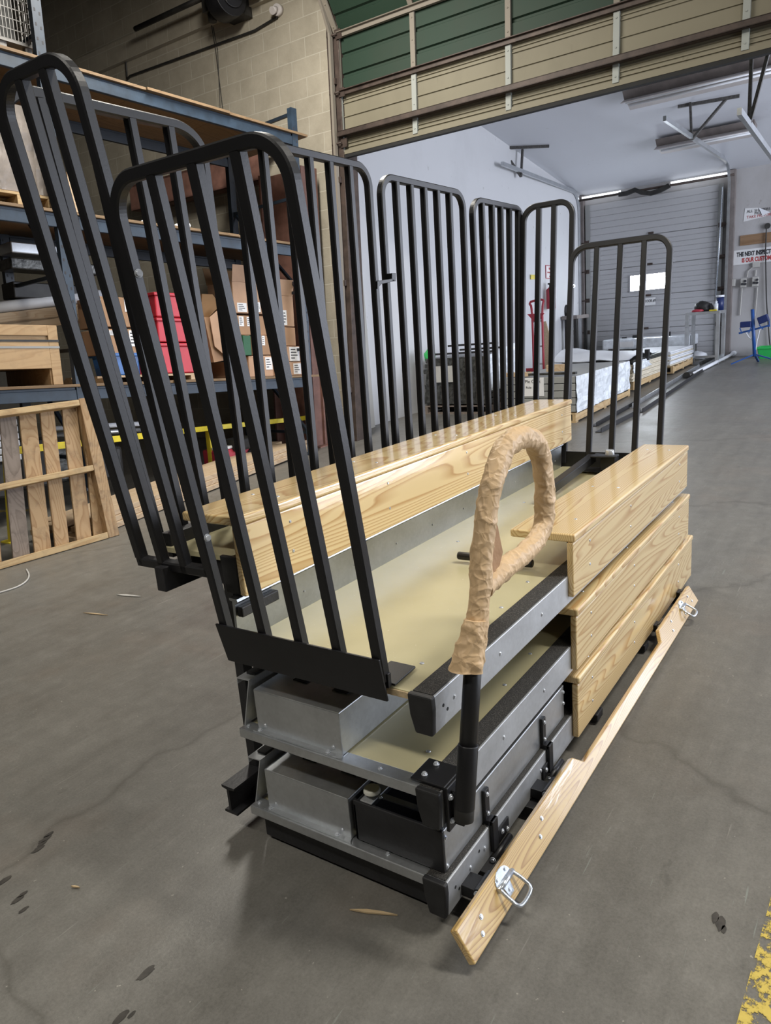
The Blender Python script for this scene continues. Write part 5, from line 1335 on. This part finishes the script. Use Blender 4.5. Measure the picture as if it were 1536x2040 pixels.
# black wrapped stack against the white wall
pA, pB = pf(846, 832), pf(992, 818)
xk = (pA.x + pB.x) / 2; zf = floor_z(xk)
yl_, yr_ = px_(846, 800, xk).y, px_(972, 800, xk).y
pallet('pallet', 'dark wooden pallet under the black wrapped stack', (xk, yr_, zf), (1.0, 0, .02), (0, yl_ - yr_, 0), m1='pallet_grey')
zt_ = px_(900, 712, xk).z
t = thing('wrapped_stack', 'tall black and silver film wrapped stack by the white wall', 'stack', (xk, yr_, zf + .12))
nl = 9
for i in range(nl):
    z0, z1 = zf + .125 + (zt_ - zf - .125) * i / nl, zf + .125 + (zt_ - zf - .125) * (i + 1) / nl
    dx = .03 * noise.noise(Vector((i * 1.7, 0, 0))); b = MB(); b.box((xk + .02 + dx, yr_ + .03 * (i % 2), z0 + .006), (xk + .95, yl_ - .02 * (i % 3), z1 - .004)); b.build('layer', M['dark_mix'], t, .01)
b = crinkle_sheet((xk - .012, yl_, zf + .14), (xk - .012, yr_, zf + .14), (xk - .012, yr_, zt_ - .02), (xk - .012, yl_ - .1, zt_ - .02), 24, 12, .02, 3.3)
b.build('film', M['dark_mix'], t)
b = crinkle_sheet((xk, yr_ - .02, zf + .3), (xk + .95, yr_ - .02, zf + .3), (xk + .95, yr_ - .02, zt_ + .12), (xk, yr_ - .02, zt_ + .0), 14, 10, .03, 6.3); b.build('film', M['wrap'], t)
a_, c_ = px_(869, 762, xk - .04), px_(908, 728, xk - .04); b = MB(); b.box((xk - .05, c_.y, a_.z), (xk - .044, a_.y, c_.z)); b.build('paper_sheet', M['scrap'], t)
zz = zt_
for u0, u1, v0, v1, i in ((866, 980, 700, 708, 0), (880, 975, 690, 697, 1), (890, 972, 706, 711, 2)):
    a_, c_ = px_(u0, v1, xk + .1), px_(u1, v0, xk + .1)
    b = MB(); b.bar((xk + .1 + .2 * i, a_.y, max(a_.z, zt_) + .012 + .028 * i), (xk + .15 + .2 * i, c_.y, max(a_.z, zt_) + .012 + .028 * i), .06, .025)
    b.build('top_strip', M['black2'], t)
a_ = px_(852, 718, xk + .05); b = lump((xk + .12, a_.y, zt_ + .02), .08, .08, .10, 3.0); b.build('green_strap', M['green'], t)

# ------------------------------------------------------------------ blue pallet rack along the left
Uv = Vector((.0709, 0, .9975)).normalized()
Av = Vector((.990, -.12, -.071)); Av = (Av - Uv * Av.dot(Uv)).normalized()
Nv = Uv.cross(Av)
Pm = px_(597, 490, 6.3)
O_ = Pm - Uv * (Pm.z / Uv.z)
def RK(a, n, c): return O_ + Av * a + Nv * n + Uv * c
def rk(u, v, n=0.0):
    p = pplane(u, v, O_ + Nv * n, Nv) - O_
    return p.dot(Av), p.dot(Uv)
def rbox(b, a0, a1, n0, n1, c0, c1):
    return b.obox(RK(a0, n0, c0), Av * (a1 - a0), Nv * (n1 - n0), Uv * (c1 - c0))
aU1 = rk(140, 620)[0]
bayw = -aU1
DEP = 1.07
cL, cM, cT = rk(600, 752)[1], rk(597, 492)[1], rk(580, 268)[1]      # beam tops
rack = thing('pallet_rack', 'tall blue steel pallet rack with wooden shelf decks along the left', 'rack', RK(aU1, 0, 0))
def upright(a, n, c0, c1, mt_):
    b = MB(); w = .038
    pts = [RK(a - w, n - .03, 0), RK(a + w, n - .03, 0), RK(a + w, n + .03, 0), RK(a + w - .006, n + .03, 0), RK(a + w - .006, n - .024, 0), RK(a - w + .006, n - .024, 0), RK(a - w + .006, n + .03, 0), RK(a - w, n + .03, 0)]
    b.prism([p + Uv * c0 for p in pts], Uv * (c1 - c0))
    nf = len(b.f); k = int((c1 - c0 - .2) / .10)
    for i in range(k):
        for s in (-.018, .018):
            b.obox(RK(a + s - .006, n - .0312, c0 + .12 + i * .10 + (0.0 if s > 0 else .02)), Av * .012, Nv * .0015, Uv * .022)
    up_ = b.build('upright', mt_, rack)
    up_.data.materials.append(M['ink'])
    for f in up_.data.polygons[nf:]: f.material_index = 1
a0s = [aU1 - bayw, aU1, 0]
ctops = [cT + .35, cT + .62, cT + .25]
for a, ct in zip(a0s, ctops):
    upright(a, 0, 0, ct, M['blue_rack']); upright(a, DEP, 0, ct - .02, M['blue_shaded'])
    for c in (.25, 1.15, 1.75, 2.7, 3.5):
        b = MB(); b.bar(RK(a, .03, c), RK(a, DEP - .03, c), .03); b.build('frame_tie', M['blue_shaded'], rack)
    for c0, c1 in ((.25, 1.15), (1.75, 2.7)):
        b = MB(); b.bar(RK(a, .03, c0), RK(a, DEP - .03, c1), .03); b.build('frame_brace', M['blue_shaded'], rack)
    for n in (0, DEP):
        b = MB(); rbox(b, a - .07, a + .07, n - .06, n + .06, -.01, .012); b.build('foot_plate', M['blue_shaded'], rack)
for i in (0, 1):
    A0, A1 = a0s[i] + .042, a0s[i + 1] - .042
    for c in (cL, cM, cT):
        for n in (0, DEP):
            b = MB(); n0 = n - .03
            b.prism([RK(A0, n0, c - .105), RK(A0, n0 + .04, c - .105), RK(A0, n0 + .04, c), RK(A0, n0 + .012, c), RK(A0, n0 + .012, c - .022), RK(A0, n0, c - .022)], Av * (A1 - A0))
            b.build('beam', M['blue_rack'] if n == 0 else M['blue_shaded'], rack, .003)
        nb = 3
        for k in range(nb):
            b = MB(); w = (A1 - A0 + .1) / nb; o1 = .14 if (i == 1 and k == nb - 1) else 0
            rbox(b, A0 - .04 + k * w + .002, A0 - .04 + (k + 1) * w + o1, -.05 - .02 * (k % 2), DEP + .03, c + .001, c + .024)
            b.build('shelf_deck', M['shelf_board'], rack, .002)
CL, CM_, CT_ = cL + .026, cM + .026, cT + .026

def carton(u0, v0, u1, v1, n, dep, lab, mt_='card', labels=(), shelf=None, name='cardboard_box', cat='box', group=None, flap=False, tilt=0.0):
    a0, c1 = rk(u0, v0, n); a1, c0 = rk(u1, v1, n)
    if shelf is not None: c0 = shelf
    t = thing(name, lab, cat, RK(a0, n, c0), group)
    b = MB(); rbox(b, a0, a1, n, n + dep, c0, c1); b.build('carton', M[mt_], t, .006)
    if cat == 'box':
        b = MB(); rbox(b, a0 + .004, a1 - .004, n - .0015, n + .001, (c0 + c1) / 2 - .003, (c0 + c1) / 2 - .001) if False else rbox(b, (a0 + a1) / 2 - .025, (a0 + a1) / 2 + .025, n - .002, n + dep + .002, c1 - .001, c1 + .0015)
        b.build('tape', M['card2'], t)
    for (lu0, lv0, lu1, lv1) in labels:
        l0, d1 = rk(lu0, lv0, n); l1, d0 = rk(lu1, lv1, n)
        b = MB(); rbox(b, l0, l1, n - .003, n - .0005, d0, d1); lb = b.build('label_sheet', M['label'], t)
        b = MB(); k = 4
        for i in range(k):
            cc = d0 + (d1 - d0) * (.18 + .2 * i)
            rbox(b, l0 + (l1 - l0) * .12, l0 + (l1 - l0) * (.5 + .1 * ((i * 7) % 4)), n - .0036, n - .0028, cc, cc + (d1 - d0) * .07)
        b.build('print_lines', M['ink'], lb)
    if flap:
        b = MB(); hN = Nv * dep
        b.obox(RK(a0, n + .0, c1), Av * (a1 - a0), Uv * .16 + Nv * -.03, Nv * .005); b.build('flap', M['card2'], t)
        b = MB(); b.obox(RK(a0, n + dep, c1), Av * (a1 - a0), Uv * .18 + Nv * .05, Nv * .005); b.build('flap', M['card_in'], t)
    return t
G1 = 'goods on the lowest rack shelf'
# wooden crate at the far left
a1, cc1 = rk(116, 648, .0); a0 = a1 - 1.15
t = thing('wooden_crate', 'strapped wooden crate on the lowest rack shelf at the left edge', 'crate', RK(a0, .05, CL))
cf = CL + .13
b = MB(); rbox(b, a0, a1, .05, .9, cf, cc1); b.build('side_panel', M['crate'], t, .003)
for q0, q1 in ((a0, a0 + .09), (a1 - .08, a1)):
    b = MB(); rbox(b, q0, q1, .03, .05, CL, cc1); b.build('corner_batten', M['crate'], t, .003)
b = MB(); rbox(b, a0 + .09, a1 - .08, .03, .05, cc1 - .08, cc1); b.build('top_batten', M['crate'], t, .003)
b = MB(); rbox(b, a0 + .09, a1 - .08, .03, .05, cf, cf + .22); b.build('lower_batten', M['crate'], t, .003)
for q in (a0, (a0 + a1) / 2 - .05, a1 - .09):
    b = MB(); rbox(b, q, q + .09, .05, .9, CL, cf); b.build('skid', M['crate'], t, .003)
for dz in (0, .05):
    b = MB(); rbox(b, a0 - .002, a1 + .002, .026, .9, (cf + cc1) / 2 + dz - .01, (cf + cc1) / 2 + dz + .006); b.build('strap', M['machine'] if dz else M['panel_grey'], t)
# cartons
carton(197, 590, 268, 652, .18, .40, 'upper of the two leaning labelled cartons left of the red bins', 'card', ((246, 592, 270, 622), (192, 595, 202, 612)), None, group=G1)
carton(205, 655, 284, 706, .16, .42, 'lower of the two labelled cartons left of the red bins', 'card', ((217, 640 + 18, 232, 668), (256, 650 + 8, 277, 690)), None, group=G1)
a0, c1 = rk(226, 703, .12); a1, c0 = rk(300, 736, .12)
t = thing('blue_tub', 'blue plastic tub squashed under the labelled cartons', 'tub', RK(a0, .12, CL), G1)
b = MB(); b.prism([RK(a0 + .03, .12, CL + .06), RK(a1 - .03, .12, CL + .06), RK(a1, .12, c1 - .0), RK(a0, .12, c1 - .0)], Nv * .4); b.build('tub', M['blue_tub'], t, .01)
b = MB(); rbox(b, a0 - .02, a1 + .02, .10, .54, c1 - .03, c1 - .005); b.build('rim', M['blue_tub'], t, .006)
a0, c1 = rk(279, 718, .10); a1, c0 = rk(300, 738, .10); b = MB(); rbox(b, a0, a1, .10, .30, CL + .06, max(c1, CL + .12)); single('red_box', b, M['red'], 'small red box between the blue tub and the red bins', 'box', G1, .005)
def shelf_pallet(u0, u1, lab):
    a0, a1 = rk(u0, 748)[0], rk(u1, 748)[0]
    t = thing('pallet_board', lab, 'pallet', RK(a0, .02, CL), G1)
    for k in range(3):
        b = MB(); rbox(b, a0 + (a1 - a0 - .05) * k / 2, a0 + (a1 - a0 - .05) * k / 2 + .05, .02, .9, CL, CL + .04); b.build('stringer', M['lumber'], t)
    for k in range(4):
        b = MB(); rbox(b, a0, a1, .02 + .24 * k, .14 + .24 * k, CL + .04, CL + .058); b.build('deck_board', M['lumber'], t)
shelf_pallet(224, 392, 'low wooden pallet under the red bins and cartons on the rack')
prev = CL + .06
for i, (v0, v1) in enumerate(((682, 732), (632, 682), (582, 632))):
    a0, c1 = rk(306 + 3, v0, .14); a1, c0 = rk(390, v1, .14); hgt_ = .30
    a0 = rk(316, 640, .14)[0] - .02; a1 = rk(388, 700, .14)[0]
    c0 = prev; c1 = rk(340, v0, .14)[1]; prev = c1
    t = thing('red_bin', ('lowest', 'middle', 'topmost')[i] + ' of three stacked red plastic bins on the rack', 'bin', RK(a0, .14, c0), 'stacked red bins')
    b = MB(); rbox(b, a0 + .01, a1 - .01, .15, .60, c0 + .002, c1 - .03); b.build('body', M['red'], t, .012)
    b = MB(); rbox(b, a0, a1, .14, .61, c1 - .035, c1 - .006); b.build('rim', M['red'], t, .006)
# open tipped carton
q = [rk(*p, .14) for p in ((418, 632), (441, 612), (457, 716), (428, 690))]
t = thing('open_carton', 'tipped open carton with folded flaps beside the red bins', 'box', RK(q[0][0], .14, CL), G1)
b = MB(); b.prism([RK(a, .14, c) for a, c in (q[0], q[1], q[2], q[3])], Nv * .01); b.build('flap', M['card2'], t)
q2 = [rk(*p, .22) for p in ((405, 585), (426, 586), (441, 608), (418, 632), (402, 640))]
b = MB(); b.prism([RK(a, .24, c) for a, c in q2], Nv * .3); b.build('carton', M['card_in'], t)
q2 = [rk(*p, .2) for p in ((404, 632), (450, 632), (456, 716), (424, 722))]
b = MB(); b.prism([RK(a, .18, c) for a, c in q2], Nv * .4); b.build('carton', M['card'], t)
carton(462, 560, 533, 626, .20, .42, 'largest pale carton on top of the right-hand pile with flaps up', 'card2', ((472, 603, 492, 622), (511, 602, 519, 622)), None, group=G1, flap=True)
carton(470, 628, 534, 668, .20, .42, 'second carton down in the right-hand pile, two labels', 'card', ((475, 630, 486, 650), (491, 631, 500, 650)), None, group=G1)
carton(484, 668, 502, 708, .16, .40, 'narrow dark green box wedged in the carton pile', 'green_dark', (), None, 'green_box', 'box', G1)
carton(504, 668, 545, 707, .17, .42, 'small carton with one white tag in the right-hand pile', 'card', ((521, 669, 528, 688),), None, group=G1)
carton(495, 709, 546, 748, .17, .42, 'lowest carton of the right-hand pile with a film pouch', 'card2', ((528, 712, 543, 736),), CL, group=G1)
carton(546, 688, 562, 748, .14, .42, 'tall narrow carton in the right-hand pile', 'card2', (), CL, group=G1)
carton(556, 588, 587, 651, .16, .42, 'upper right carton beside the blue upright', 'card2', ((563, 618, 572, 648),), None, group=G1, flap=True)
carton(562, 652, 590, 689, .16, .42, 'middle right carton beside the blue upright', 'card', (), None, group=G1)
carton(572, 690, 600, 720, .13, .42, 'labelled carton under the middle right carton', 'card2', ((576, 691, 597, 719),), None, group=G1)
carton(574, 721, 602, 748, .13, .42, 'lowest right carton with a faded pink label', 'card2', ((584, 724, 600, 745),), CL, group=G1)
carton(462, 720, 494, 748, .22, .4, 'low plain carton partly hidden at the foot of the pile', 'card', (), CL, group=G1)
carton(528, 590, 556, 668, .45, .4, 'plain carton behind the right-hand pile', 'card', (), None, group=G1)
# long goods at the back of the lowest shelf: white tubes and yellow boards
for i, (u0, v0, u1, v1, mt_, nm, lab, r0) in enumerate(((-30, 616, 200, 588, 'foam', 'white_tube', 'long white tube behind the wooden crate, upper one', .05), (-30, 640, 260, 605, 'lumber', 'yellow_board', 'long pale board behind the wooden crate', .05), (-30, 655, 300, 620, 'lumber', 'yellow_board', 'second pale board behind the crate, lower one', .04))):
    (a0, c0), (a1, c1) = rk(u0, v0, .93), rk(u1, v1, .93)
    b = MB(); b.bar(RK(a0, .93, c0), RK(a1, .93, c1), .05, r0 * 2, tuple(Uv)) if mt_ == 'lumber' else b.cyl(RK(a0, .93, c0), RK(a1, .93, c1), r0, 12)
    single(nm, b, M[mt_], lab, 'board' if mt_ == 'lumber' else 'tube', G1)
# dark goods hanging / standing behind, between first and second shelves at the left
for u0, v0, u1, v1, n, mt_, nm, lab, c_ in ((20, 480, 125, 512, .7, 'alu', 'ribbed_sheet', 'pale ribbed sheets stored under the second rack shelf', 'sheet'), (20, 512, 200, 548, .75, 'dark_mix', 'steel_bundle', 'dark steel lengths stored under the second rack shelf', 'bundle'), (25, 560, 175, 600, .9, 'machine', 'dark_crate', 'dark crate far back behind the long white tube', 'crate')):
    a0, c1 = rk(u0, v0, n); a1, c0 = rk(u1, v1, n); b = MB(); rbox(b, a0, a1, n, n + .25, c0, c1); single(nm, b, M[mt_], lab, c_, None, .01)
# second shelf: wrapped pallet load, wood block, papers
a0, c1 = rk(-60, 185, .08); a1, c0 = rk(92, 372, .08)
t = thing('pallet', 'wooden pallet under the wrapped load on the second rack shelf', 'pallet', RK(a0, .06, CM_))
for k in range(3):
    b = MB(); q = a0 + (a1 + .05 - a0 - .06) * k / 2; rbox(b, q, q + .06, .06, .95, CM_, CM_ + .09); b.build('stringer', M['pallet_x'], t, .003)
for k in range(4):
    b = MB(); rbox(b, a0, a1 + .05, .06 + .26 * k, .17 + .26 * k, CM_ + .09, CM_ + .11); b.build('deck_board', M['pallet_x'], t, .002)
t = thing('wrapped_load', 'film wrapped brown carton load on the second rack shelf at upper left', 'load', RK(a0, .08, CM_ + .11))
b = MB(); rbox(b, a0, a1, .10, .9, CM_ + .112, c1); b.build('cartons', M['card2'], t, .01)
b = crinkle_sheet(RK(a0, .09, CM_ + .12), RK(a1 + .01, .09, CM_ + .12), RK(a1 + .01, .09, c1), RK(a0, .09, c1), 14, 10, .012, 2.0)
b.build('film', M['dull_film'], t)
a0, c1 = rk(133, 342, .2); a1, c0 = rk(160, 366, .2); b = MB(); rbox(b, a0, a1, .2, .5, CM_, max(c1, CM_ + .09)); single('wood_block', b, M['lumber'], 'pale wood block alone on the second rack shelf', 'block', None, .004)
for u0, u1, v0, n, lab in ((276, 300, 425, .3, 'left crumpled white paper on the second rack shelf'), (348, 367, 428, .25, 'right white paper on the second rack shelf')):
    a0, c1 = rk(u0, v0, n); a1, _ = rk(u1, v0, n); b = lump(RK((a0 + a1) / 2, n, CM_ + .045), (a1 - a0) / 2, .12, .05, u0); single('paper_scrap', b, M['label'], lab, 'paper')
M['dull_wire'] = plain('dull_wire', (0.16, 0.155, 0.145), 0.5, 0.3, 0.1)
# top shelf: wire basket
a0, c1 = rk(-30, -60, .1); a1, c0 = rk(72, 85, .1)
t = thing('wire_basket', 'grey wire mesh basket on the top rack shelf at upper left', 'basket', RK(a0, .1, CT_))
c0 = CT_ + .12; c1 = c0 + .8
b = MB()
for k in range(13): q = a0 + (a1 - a0) * k / 12; b.obox(RK(q - .003, .10, c0), Av * .006, Nv * .006, Uv * (c1 - c0))
for k in range(12): q = c0 + (c1 - c0) * k / 11; b.obox(RK(a0, .10, q - .003), Av * (a1 - a0), Nv * .006, Uv * .006)
for k in range(12): q = .10 + .8 * k / 11; b.obox(RK(a1, q, c0), Av * .006, Nv * .006, Uv * (c1 - c0))
for k in range(12): q = c0 + (c1 - c0) * k / 11; b.obox(RK(a1, .10, q - .003), Av * .006, Nv * .8, Uv * .006)
b.build('mesh', M['dull_wire'], t)
b = MB(); rbox(b, a0, a1, .1, .9, c0 - .02, c0); b.build('base', M['dull_wire'], t)
for q in (a0 + .05, a1 - .08):
    for n in (.12, .82):
        b = MB(); rbox(b, q, q + .05, n, n + .05, CT_, c0 - .02); b.build('foot', M['dull_wire'], t)
b = MB(); rbox(b, a0 + .05, a1 - .1, .2, .8, c0 + .002, c0 + .5); single('basket_contents', b, M['machine'], 'dark goods inside the wire basket on the top shelf', 'goods', None, .02)
# floor level goods under the rack
a0, c1 = rk(-40, 795, .1); a1, c0 = rk(33, 868, .1)
for k in range(6):
    b = MB(); cc = .30 + k * .055; rbox(b, a0 - .3, a1, .05, .95, cc, cc + .05); single('grey_sheet', b, M['galv_dull'], ('lowest', 'second', 'third', 'fourth', 'fifth', 'topmost')[k] + ' grey ribbed sheet in the stack under the rack at left edge', 'sheet', 'grey sheets under the rack', .008)
b = MB(); rbox(b, a0 - .3, a1 - .05, .1, .9, 0.01, .295); single('dark_support', b, M['machine'], 'dark support block under the grey ribbed sheets', 'block', None, .02)
for u, v, w_, h_, n, mt_, nm, lab, cat_ in ((70, 850, .35, .42, .45, 'machine', 'dark_machine', 'dark machine part under the rack behind the standing pallet', 'machine'),
                                            (150, 870, .5, .36, .6, 'dark_mix', 'steel_bundle', 'loose dark steel pieces under the rack, middle of the bay', 'bundle'),
                                            (220, 905, .25, .30, .35, 'machine', 'dark_drum', 'dark round drum under the rack near the yellow rail', 'drum')):
    a, c = rk(u, v, n); b = MB(); rbox(b, a - w_ / 2, a + w_ / 2, n, n + .4, .0, h_); single(nm, b, M[mt_], lab, cat_, None, .03)
for k, (u0, v0, u1, v1, mt_) in enumerate(((190, 838, 262, 846, 'foam'), (190, 856, 258, 862, 'alu'), (95, 862, 160, 868, 'alu'))):
    (a0, c0), (a1, c1) = rk(u0, v0, .5), rk(u1, v1, .5); b = MB(); b.cyl(RK(a0 - .4, .5, .5 - .06 * k), RK(a1 + .3, .5, .47 - .06 * k), .022, 10)
    single('metal_pipe', b, M[mt_], ('uppermost', 'middle', 'lowest')[k] + ' pale pipe stored under the rack beam', 'pipe', 'pipes under the rack')
pm_ = pf(448, 938); t = thing('floor_machine', 'small red and black machine behind the yellow floor rail', 'machine', (pm_.x, pm_.y, 0))
b = MB(); b.box((pm_.x - .05, pm_.y - .05, .02), (pm_.x + .35, pm_.y + .25, .22)); b.build('red_body', M['red_paint'], t, .02)
b = MB(); b.box((pm_.x + .1, pm_.y - .12, .18), (pm_.x + .45, pm_.y + .15, .30)); b.build('black_top', M['rubber'], t, .03)
b = MB(); b.cyl((pm_.x + .42, pm_.y - .08, .0), (pm_.x + .42, pm_.y + .1, .0), .001, 6); b.cyl((pm_.x + .38, pm_.y - .1, .09), (pm_.x + .38, pm_.y + .05, .09), .09, 18); b.build('wheel', M['rubber'], t)
b = MB(); b.box((pm_.x - .05, pm_.y - .05, .22), (pm_.x + .12, pm_.y + .1, .25)); b.build('white_lid', M['label'], t, .01)

# ------------------------------------------------------------------ yellow guard rail in front of the rack
pR = pf(652, 874); pL = pf(26, 1078); pMid = pf(424, 938)
zr = 0
dY = (pL - pR).normalized()
hR = px_(650, 824, pR.x).z
t = thing('floor_guard_rail', 'low yellow painted guard rail on the floor before the rack', 'railing', (pMid.x, pMid.y, 0))
tops = [px_(652, 828, pR.x), px_(415, 853, pMid.x), px_(14, 900, pL.x)]
for p, h in zip((pR, pMid, pL), tops):
    b = MB(); b.bar(Vector((p.x, p.y, 0)), h, .06, .045, (1, 0, 0)); b.build('post', M['yellow'], t, .003)
    b = MB(); b.box((p.x - .06, p.y - .06, 0), (p.x + .06, p.y + .06, .01)); b.build('foot', M['yellow'], t)
for a_, c_ in ((tops[0], tops[1]), (tops[1], tops[2])):
    b = MB(); b.bar(a_, c_, .05, .05); b.build('top_rail', M['yellow'], t, .003)
m0, m1 = Vector((pMid.x, pMid.y, .04)), Vector((pL.x, pL.y, .12))

# ------------------------------------------------------------------ lumber on the floor
q0, q1 = pf(245, 1062), pf(657, 893)
dl_ = (q1 - q0).normalized(); sl = Vector((0, 0, 1)).cross(dl_).normalized()
if sl.y < 0: sl = -sl
q0 = q0 - dl_ * .28 + sl * .15
Ln = (q1 - q0).length
k = 0
for lay in range(3):
    for i in range(3):
        L0 = -.02 * ((i * 5 + lay * 3) % 4) * 3; o1 = q0 + dl_ * (.1 * ((i + lay) % 3)) + sl * (i * .145 + .02 * lay) + Vector((0, 0, .005 + lay * .042))
        b = MB(); b.obox(o1, dl_ * (Ln - .1 + L0 * .3 - .12 * lay), sl * .14, Vector((0, 0, .04)))
        nm_ = ('bottom', 'middle', 'top')[lay] + ' layer, ' + ('nearest the bleacher', 'centre', 'nearest the rack')[i]
        single('lumber_plank', b, M['lumber'], 'long pale plank in the floor stack, ' + nm_, 'plank', 'floor stack of pale planks', .003); k += 1

# ------------------------------------------------------------------ standing pallet at the left edge
pr_ = pf(237, 1066); pl2 = pf(-40, 1146)
dirp = (pr_ - pl2).normalized(); pr0 = Vector((pr_.x, pr_.y, 0))
topR = px_(178, 792, pr0.x + .12)
upv = (topR - pr0); Hh = upv.length; upn = upv.normalized()
thick = dirp.cross(upn).normalized()
if thick.y < 0: thick = -thick
t = thing('standing_pallet', 'weathered wooden pallet standing on edge at the left of the photo', 'pallet', pr0)
def SP(a, c, d=0.0): return pr0 - dirp * a + upn * c + thick * d       # a leftwards, c up, d back
Wd = 1.5
def sp(u, v):
    p = pplane(u, v, pr0, thick) - pr0
    return -p.dot(dirp), p.dot(upn)
def pbox(a0, a1, c0, c1, d0, d1, nm, mt_):
    b = MB(); b.obox(SP(a0, c0, d0), -dirp * (a1 - a0), upn * (c1 - c0), thick * (d1 - d0)); b.build(nm, M[mt_], t, .004)
pbox(-.0, .085, 0, Hh, -.012, .10, 'stringer', 'pallet_z')
for cc, hh in ((.0, .045), (sp(190, 935)[1], .04), (Hh - .05, .042)):
    b = MB(); b.obox(SP(.09, cc, -.02), -dirp * Wd, upn * hh, thick * .10); b.build('cross_member', M['pallet_x'], t, .004)
for (ut, ub, mt_, wpx) in ((158, 208, 'pallet_z', .09), (120, 175, 'pallet_z', .11), (72, 127, 'pallet_z', .10), (30, 85, 'pallet_z', .115), (-12, 38, 'pallet_grey', .11), (-70, -25, 'pallet_z', .11)):
    at_, ct_ = sp(ut, 808); ab_, cb_ = sp(ub, 1075)
    b = MB(); p0 = SP(ab_ + wpx / 2, .03, .055); p1 = SP(at_ + wpx / 2, Hh - .02, .055)
    b.obox(p0, -dirp * -wpx, p1 - p0, thick * .02); b.build('deck_board', M[mt_], t, .003)
for (cc) in (.02,):
    for (ut) in range(5):
        b = MB(); b.obox(SP(.15 + ut * .26, .0, .10), -dirp * .10, upn * .05 + thick * .25, thick * .02); b.build('back_board', M['pallet_x'], t, .003)

# ------------------------------------------------------------------ small things on the floor
def stick(u0, v0, u1, v1, w_, lab, mt_='splinter', nm='wood_splinter', cat='splinter'):
    p, q = pf(u0, v0), pf(u1, v1); d = q - p; s = d.normalized().cross(Vector((0, 0, 1))); b = MB()
    m1, m2 = p + d * .35, p + d * .7; Zz = Vector((0, 0, 1))
    b.prism([p + Zz * .002, m1 - s * w_ + Zz * .002, m2 - s * w_ * .8 + Zz * .002, q + Zz * .002, m2 + s * w_ * .3 + Zz * .002, m1 + s * w_ * .6 + Zz * .002], Zz * .004)
    return single(nm, b, M[mt_], lab, cat)
stick(697, 1815, 792, 1826, .006, 'splinter of wood on the floor in front of the bleacher')
stick(166, 1222, 215, 1227, .005, 'small yellow splinter of wood on the open floor at left')
stick(232, 1186, 282, 1190, .012, 'torn strip of whitish film on the floor near the rear rail', 'scrap', 'film_scrap', 'scrap')
p_ = [pf(u, v) + Vector((0, 0, .006)) for u, v in ((53, 1136), (58, 1148), (52, 1160), (32, 1172), (-6, 1184))]
b = MB().tube(resample(p_, .02), .005, 6); single('cord_scrap', b, M['scrap'], 'curl of whitish cord on the floor below the standing pallet', 'cord')
stick(142, 1768, 160, 1771, .003, 'tiny pale splinter on the floor at lower left')
def smear(pts, lab, nm='oil_stain', mt_='ink'):
    b = MB(); c = Vector((0, 0, 0))
    for (u, v, r0, sd) in pts:
        p = pf(u, v); n_ = 14; vs = [Vector((p.x + math.cos(2 * math.pi * i / n_) * r0 * 1.7 * (1 + .5 * noise.noise(Vector((i * .9, sd, 0)))), p.y + math.sin(2 * math.pi * i / n_) * r0 * .7 * (1 + .5 * noise.noise(Vector((i * .9, sd, 5)))), .0012)) for i in range(n_)]
        b.add(vs, [tuple(range(n_))])
    return single(nm, b, M['stain'], lab, 'stain')
M['stain'] = plain('dark_oil_stain', (0.045, 0.04, 0.034), 0.5, 0, 0.4, 40)
smear([(97, 1663, .009, 1), (90, 1672, .012, 2), (84, 1681, .009, 3), (76, 1692, .011, 4)], 'dark oil drips in a row on the floor at left')
smear([(8, 1755, .012, 5)], 'dark oil spot at the left edge of the floor'); smear([(45, 1782, .008, 6), (35, 1793, .010, 7)], 'pair of dark oil spots low on the left floor'); smear([(47, 1813, .008, 8)], 'single round dark spot low on the left floor')
smear([(292, 1938, .013, 9)], 'dark smudge on the floor near the bottom of the photo'); smear([(240, 2028, .012, 10), (262, 2022, .006, 11)], 'dark smudges at the bottom edge of the floor')
smear([(1425, 1828, .010, 12), (1436, 1840, .013, 13), (1442, 1852, .007, 14)], 'dark leaf shaped smudge on the floor at lower right')
# worn yellow floor line at the lower right
def paint_mat():
    mt, nt, bs = newmat('worn_yellow_floor_paint'); v = coords(nt, (1, 1, 1), False)
    a = noisef(nt, v, 22, 6, 0.75)
    nt.links.new(ramp(nt, a, [(0.3, (0.45, 0.33, 0.05)), (0.7, (0.56, 0.43, 0.09))]), bs.inputs['Base Color'])
    nt.links.new(ramp(nt, a, [(0.47, (0, 0, 0)), (0.53, (1, 1, 1))]), bs.inputs['Alpha']); bs.inputs['Roughness'].default_value = .7
    return mt
M['floor_paint'] = paint_mat()
p, q = pf(1540, 2040), pf(1580, 1860)
b = MB(); d = q - p; s = Vector((d.y, -d.x, 0)).normalized() * .055; b.add([p - d * 1.5 - s + Vector((0, 0, .0015)), p - d * 1.5 + s + Vector((0, 0, .0015)), q + d * 3 + s + Vector((0, 0, .0015)), q + d * 3 - s + Vector((0, 0, .0015))], [(0, 1, 2, 3)])
single('floor_line', b, M['floor_paint'], 'worn yellow painted line on the floor at the lower right corner', 'floor marking')
p, q = pf(-40, 1022), pf(70, 1018); b = MB(); b.add([(p.x, p.y, .0015), (q.x, q.y, .0015), (q.x + .03, q.y + .1, .0015), (p.x + .03, p.y + .1, .0015)], [(0, 1, 2, 3)])
single('floor_line', b, M['floor_paint'], 'yellow painted floor line under the rack behind the standing pallet', 'floor marking')
p, q = pf(700, 862), pf(800, 874); b = MB(); b.add([(p.x, p.y, .0015), (q.x, q.y, .0015), (q.x + .1, q.y, .0015), (p.x + .1, p.y, .0015)], [(0, 1, 2, 3)])
single('floor_line', b, M['floor_paint'], 'faint yellow floor line across the doorway behind the rails', 'floor marking')
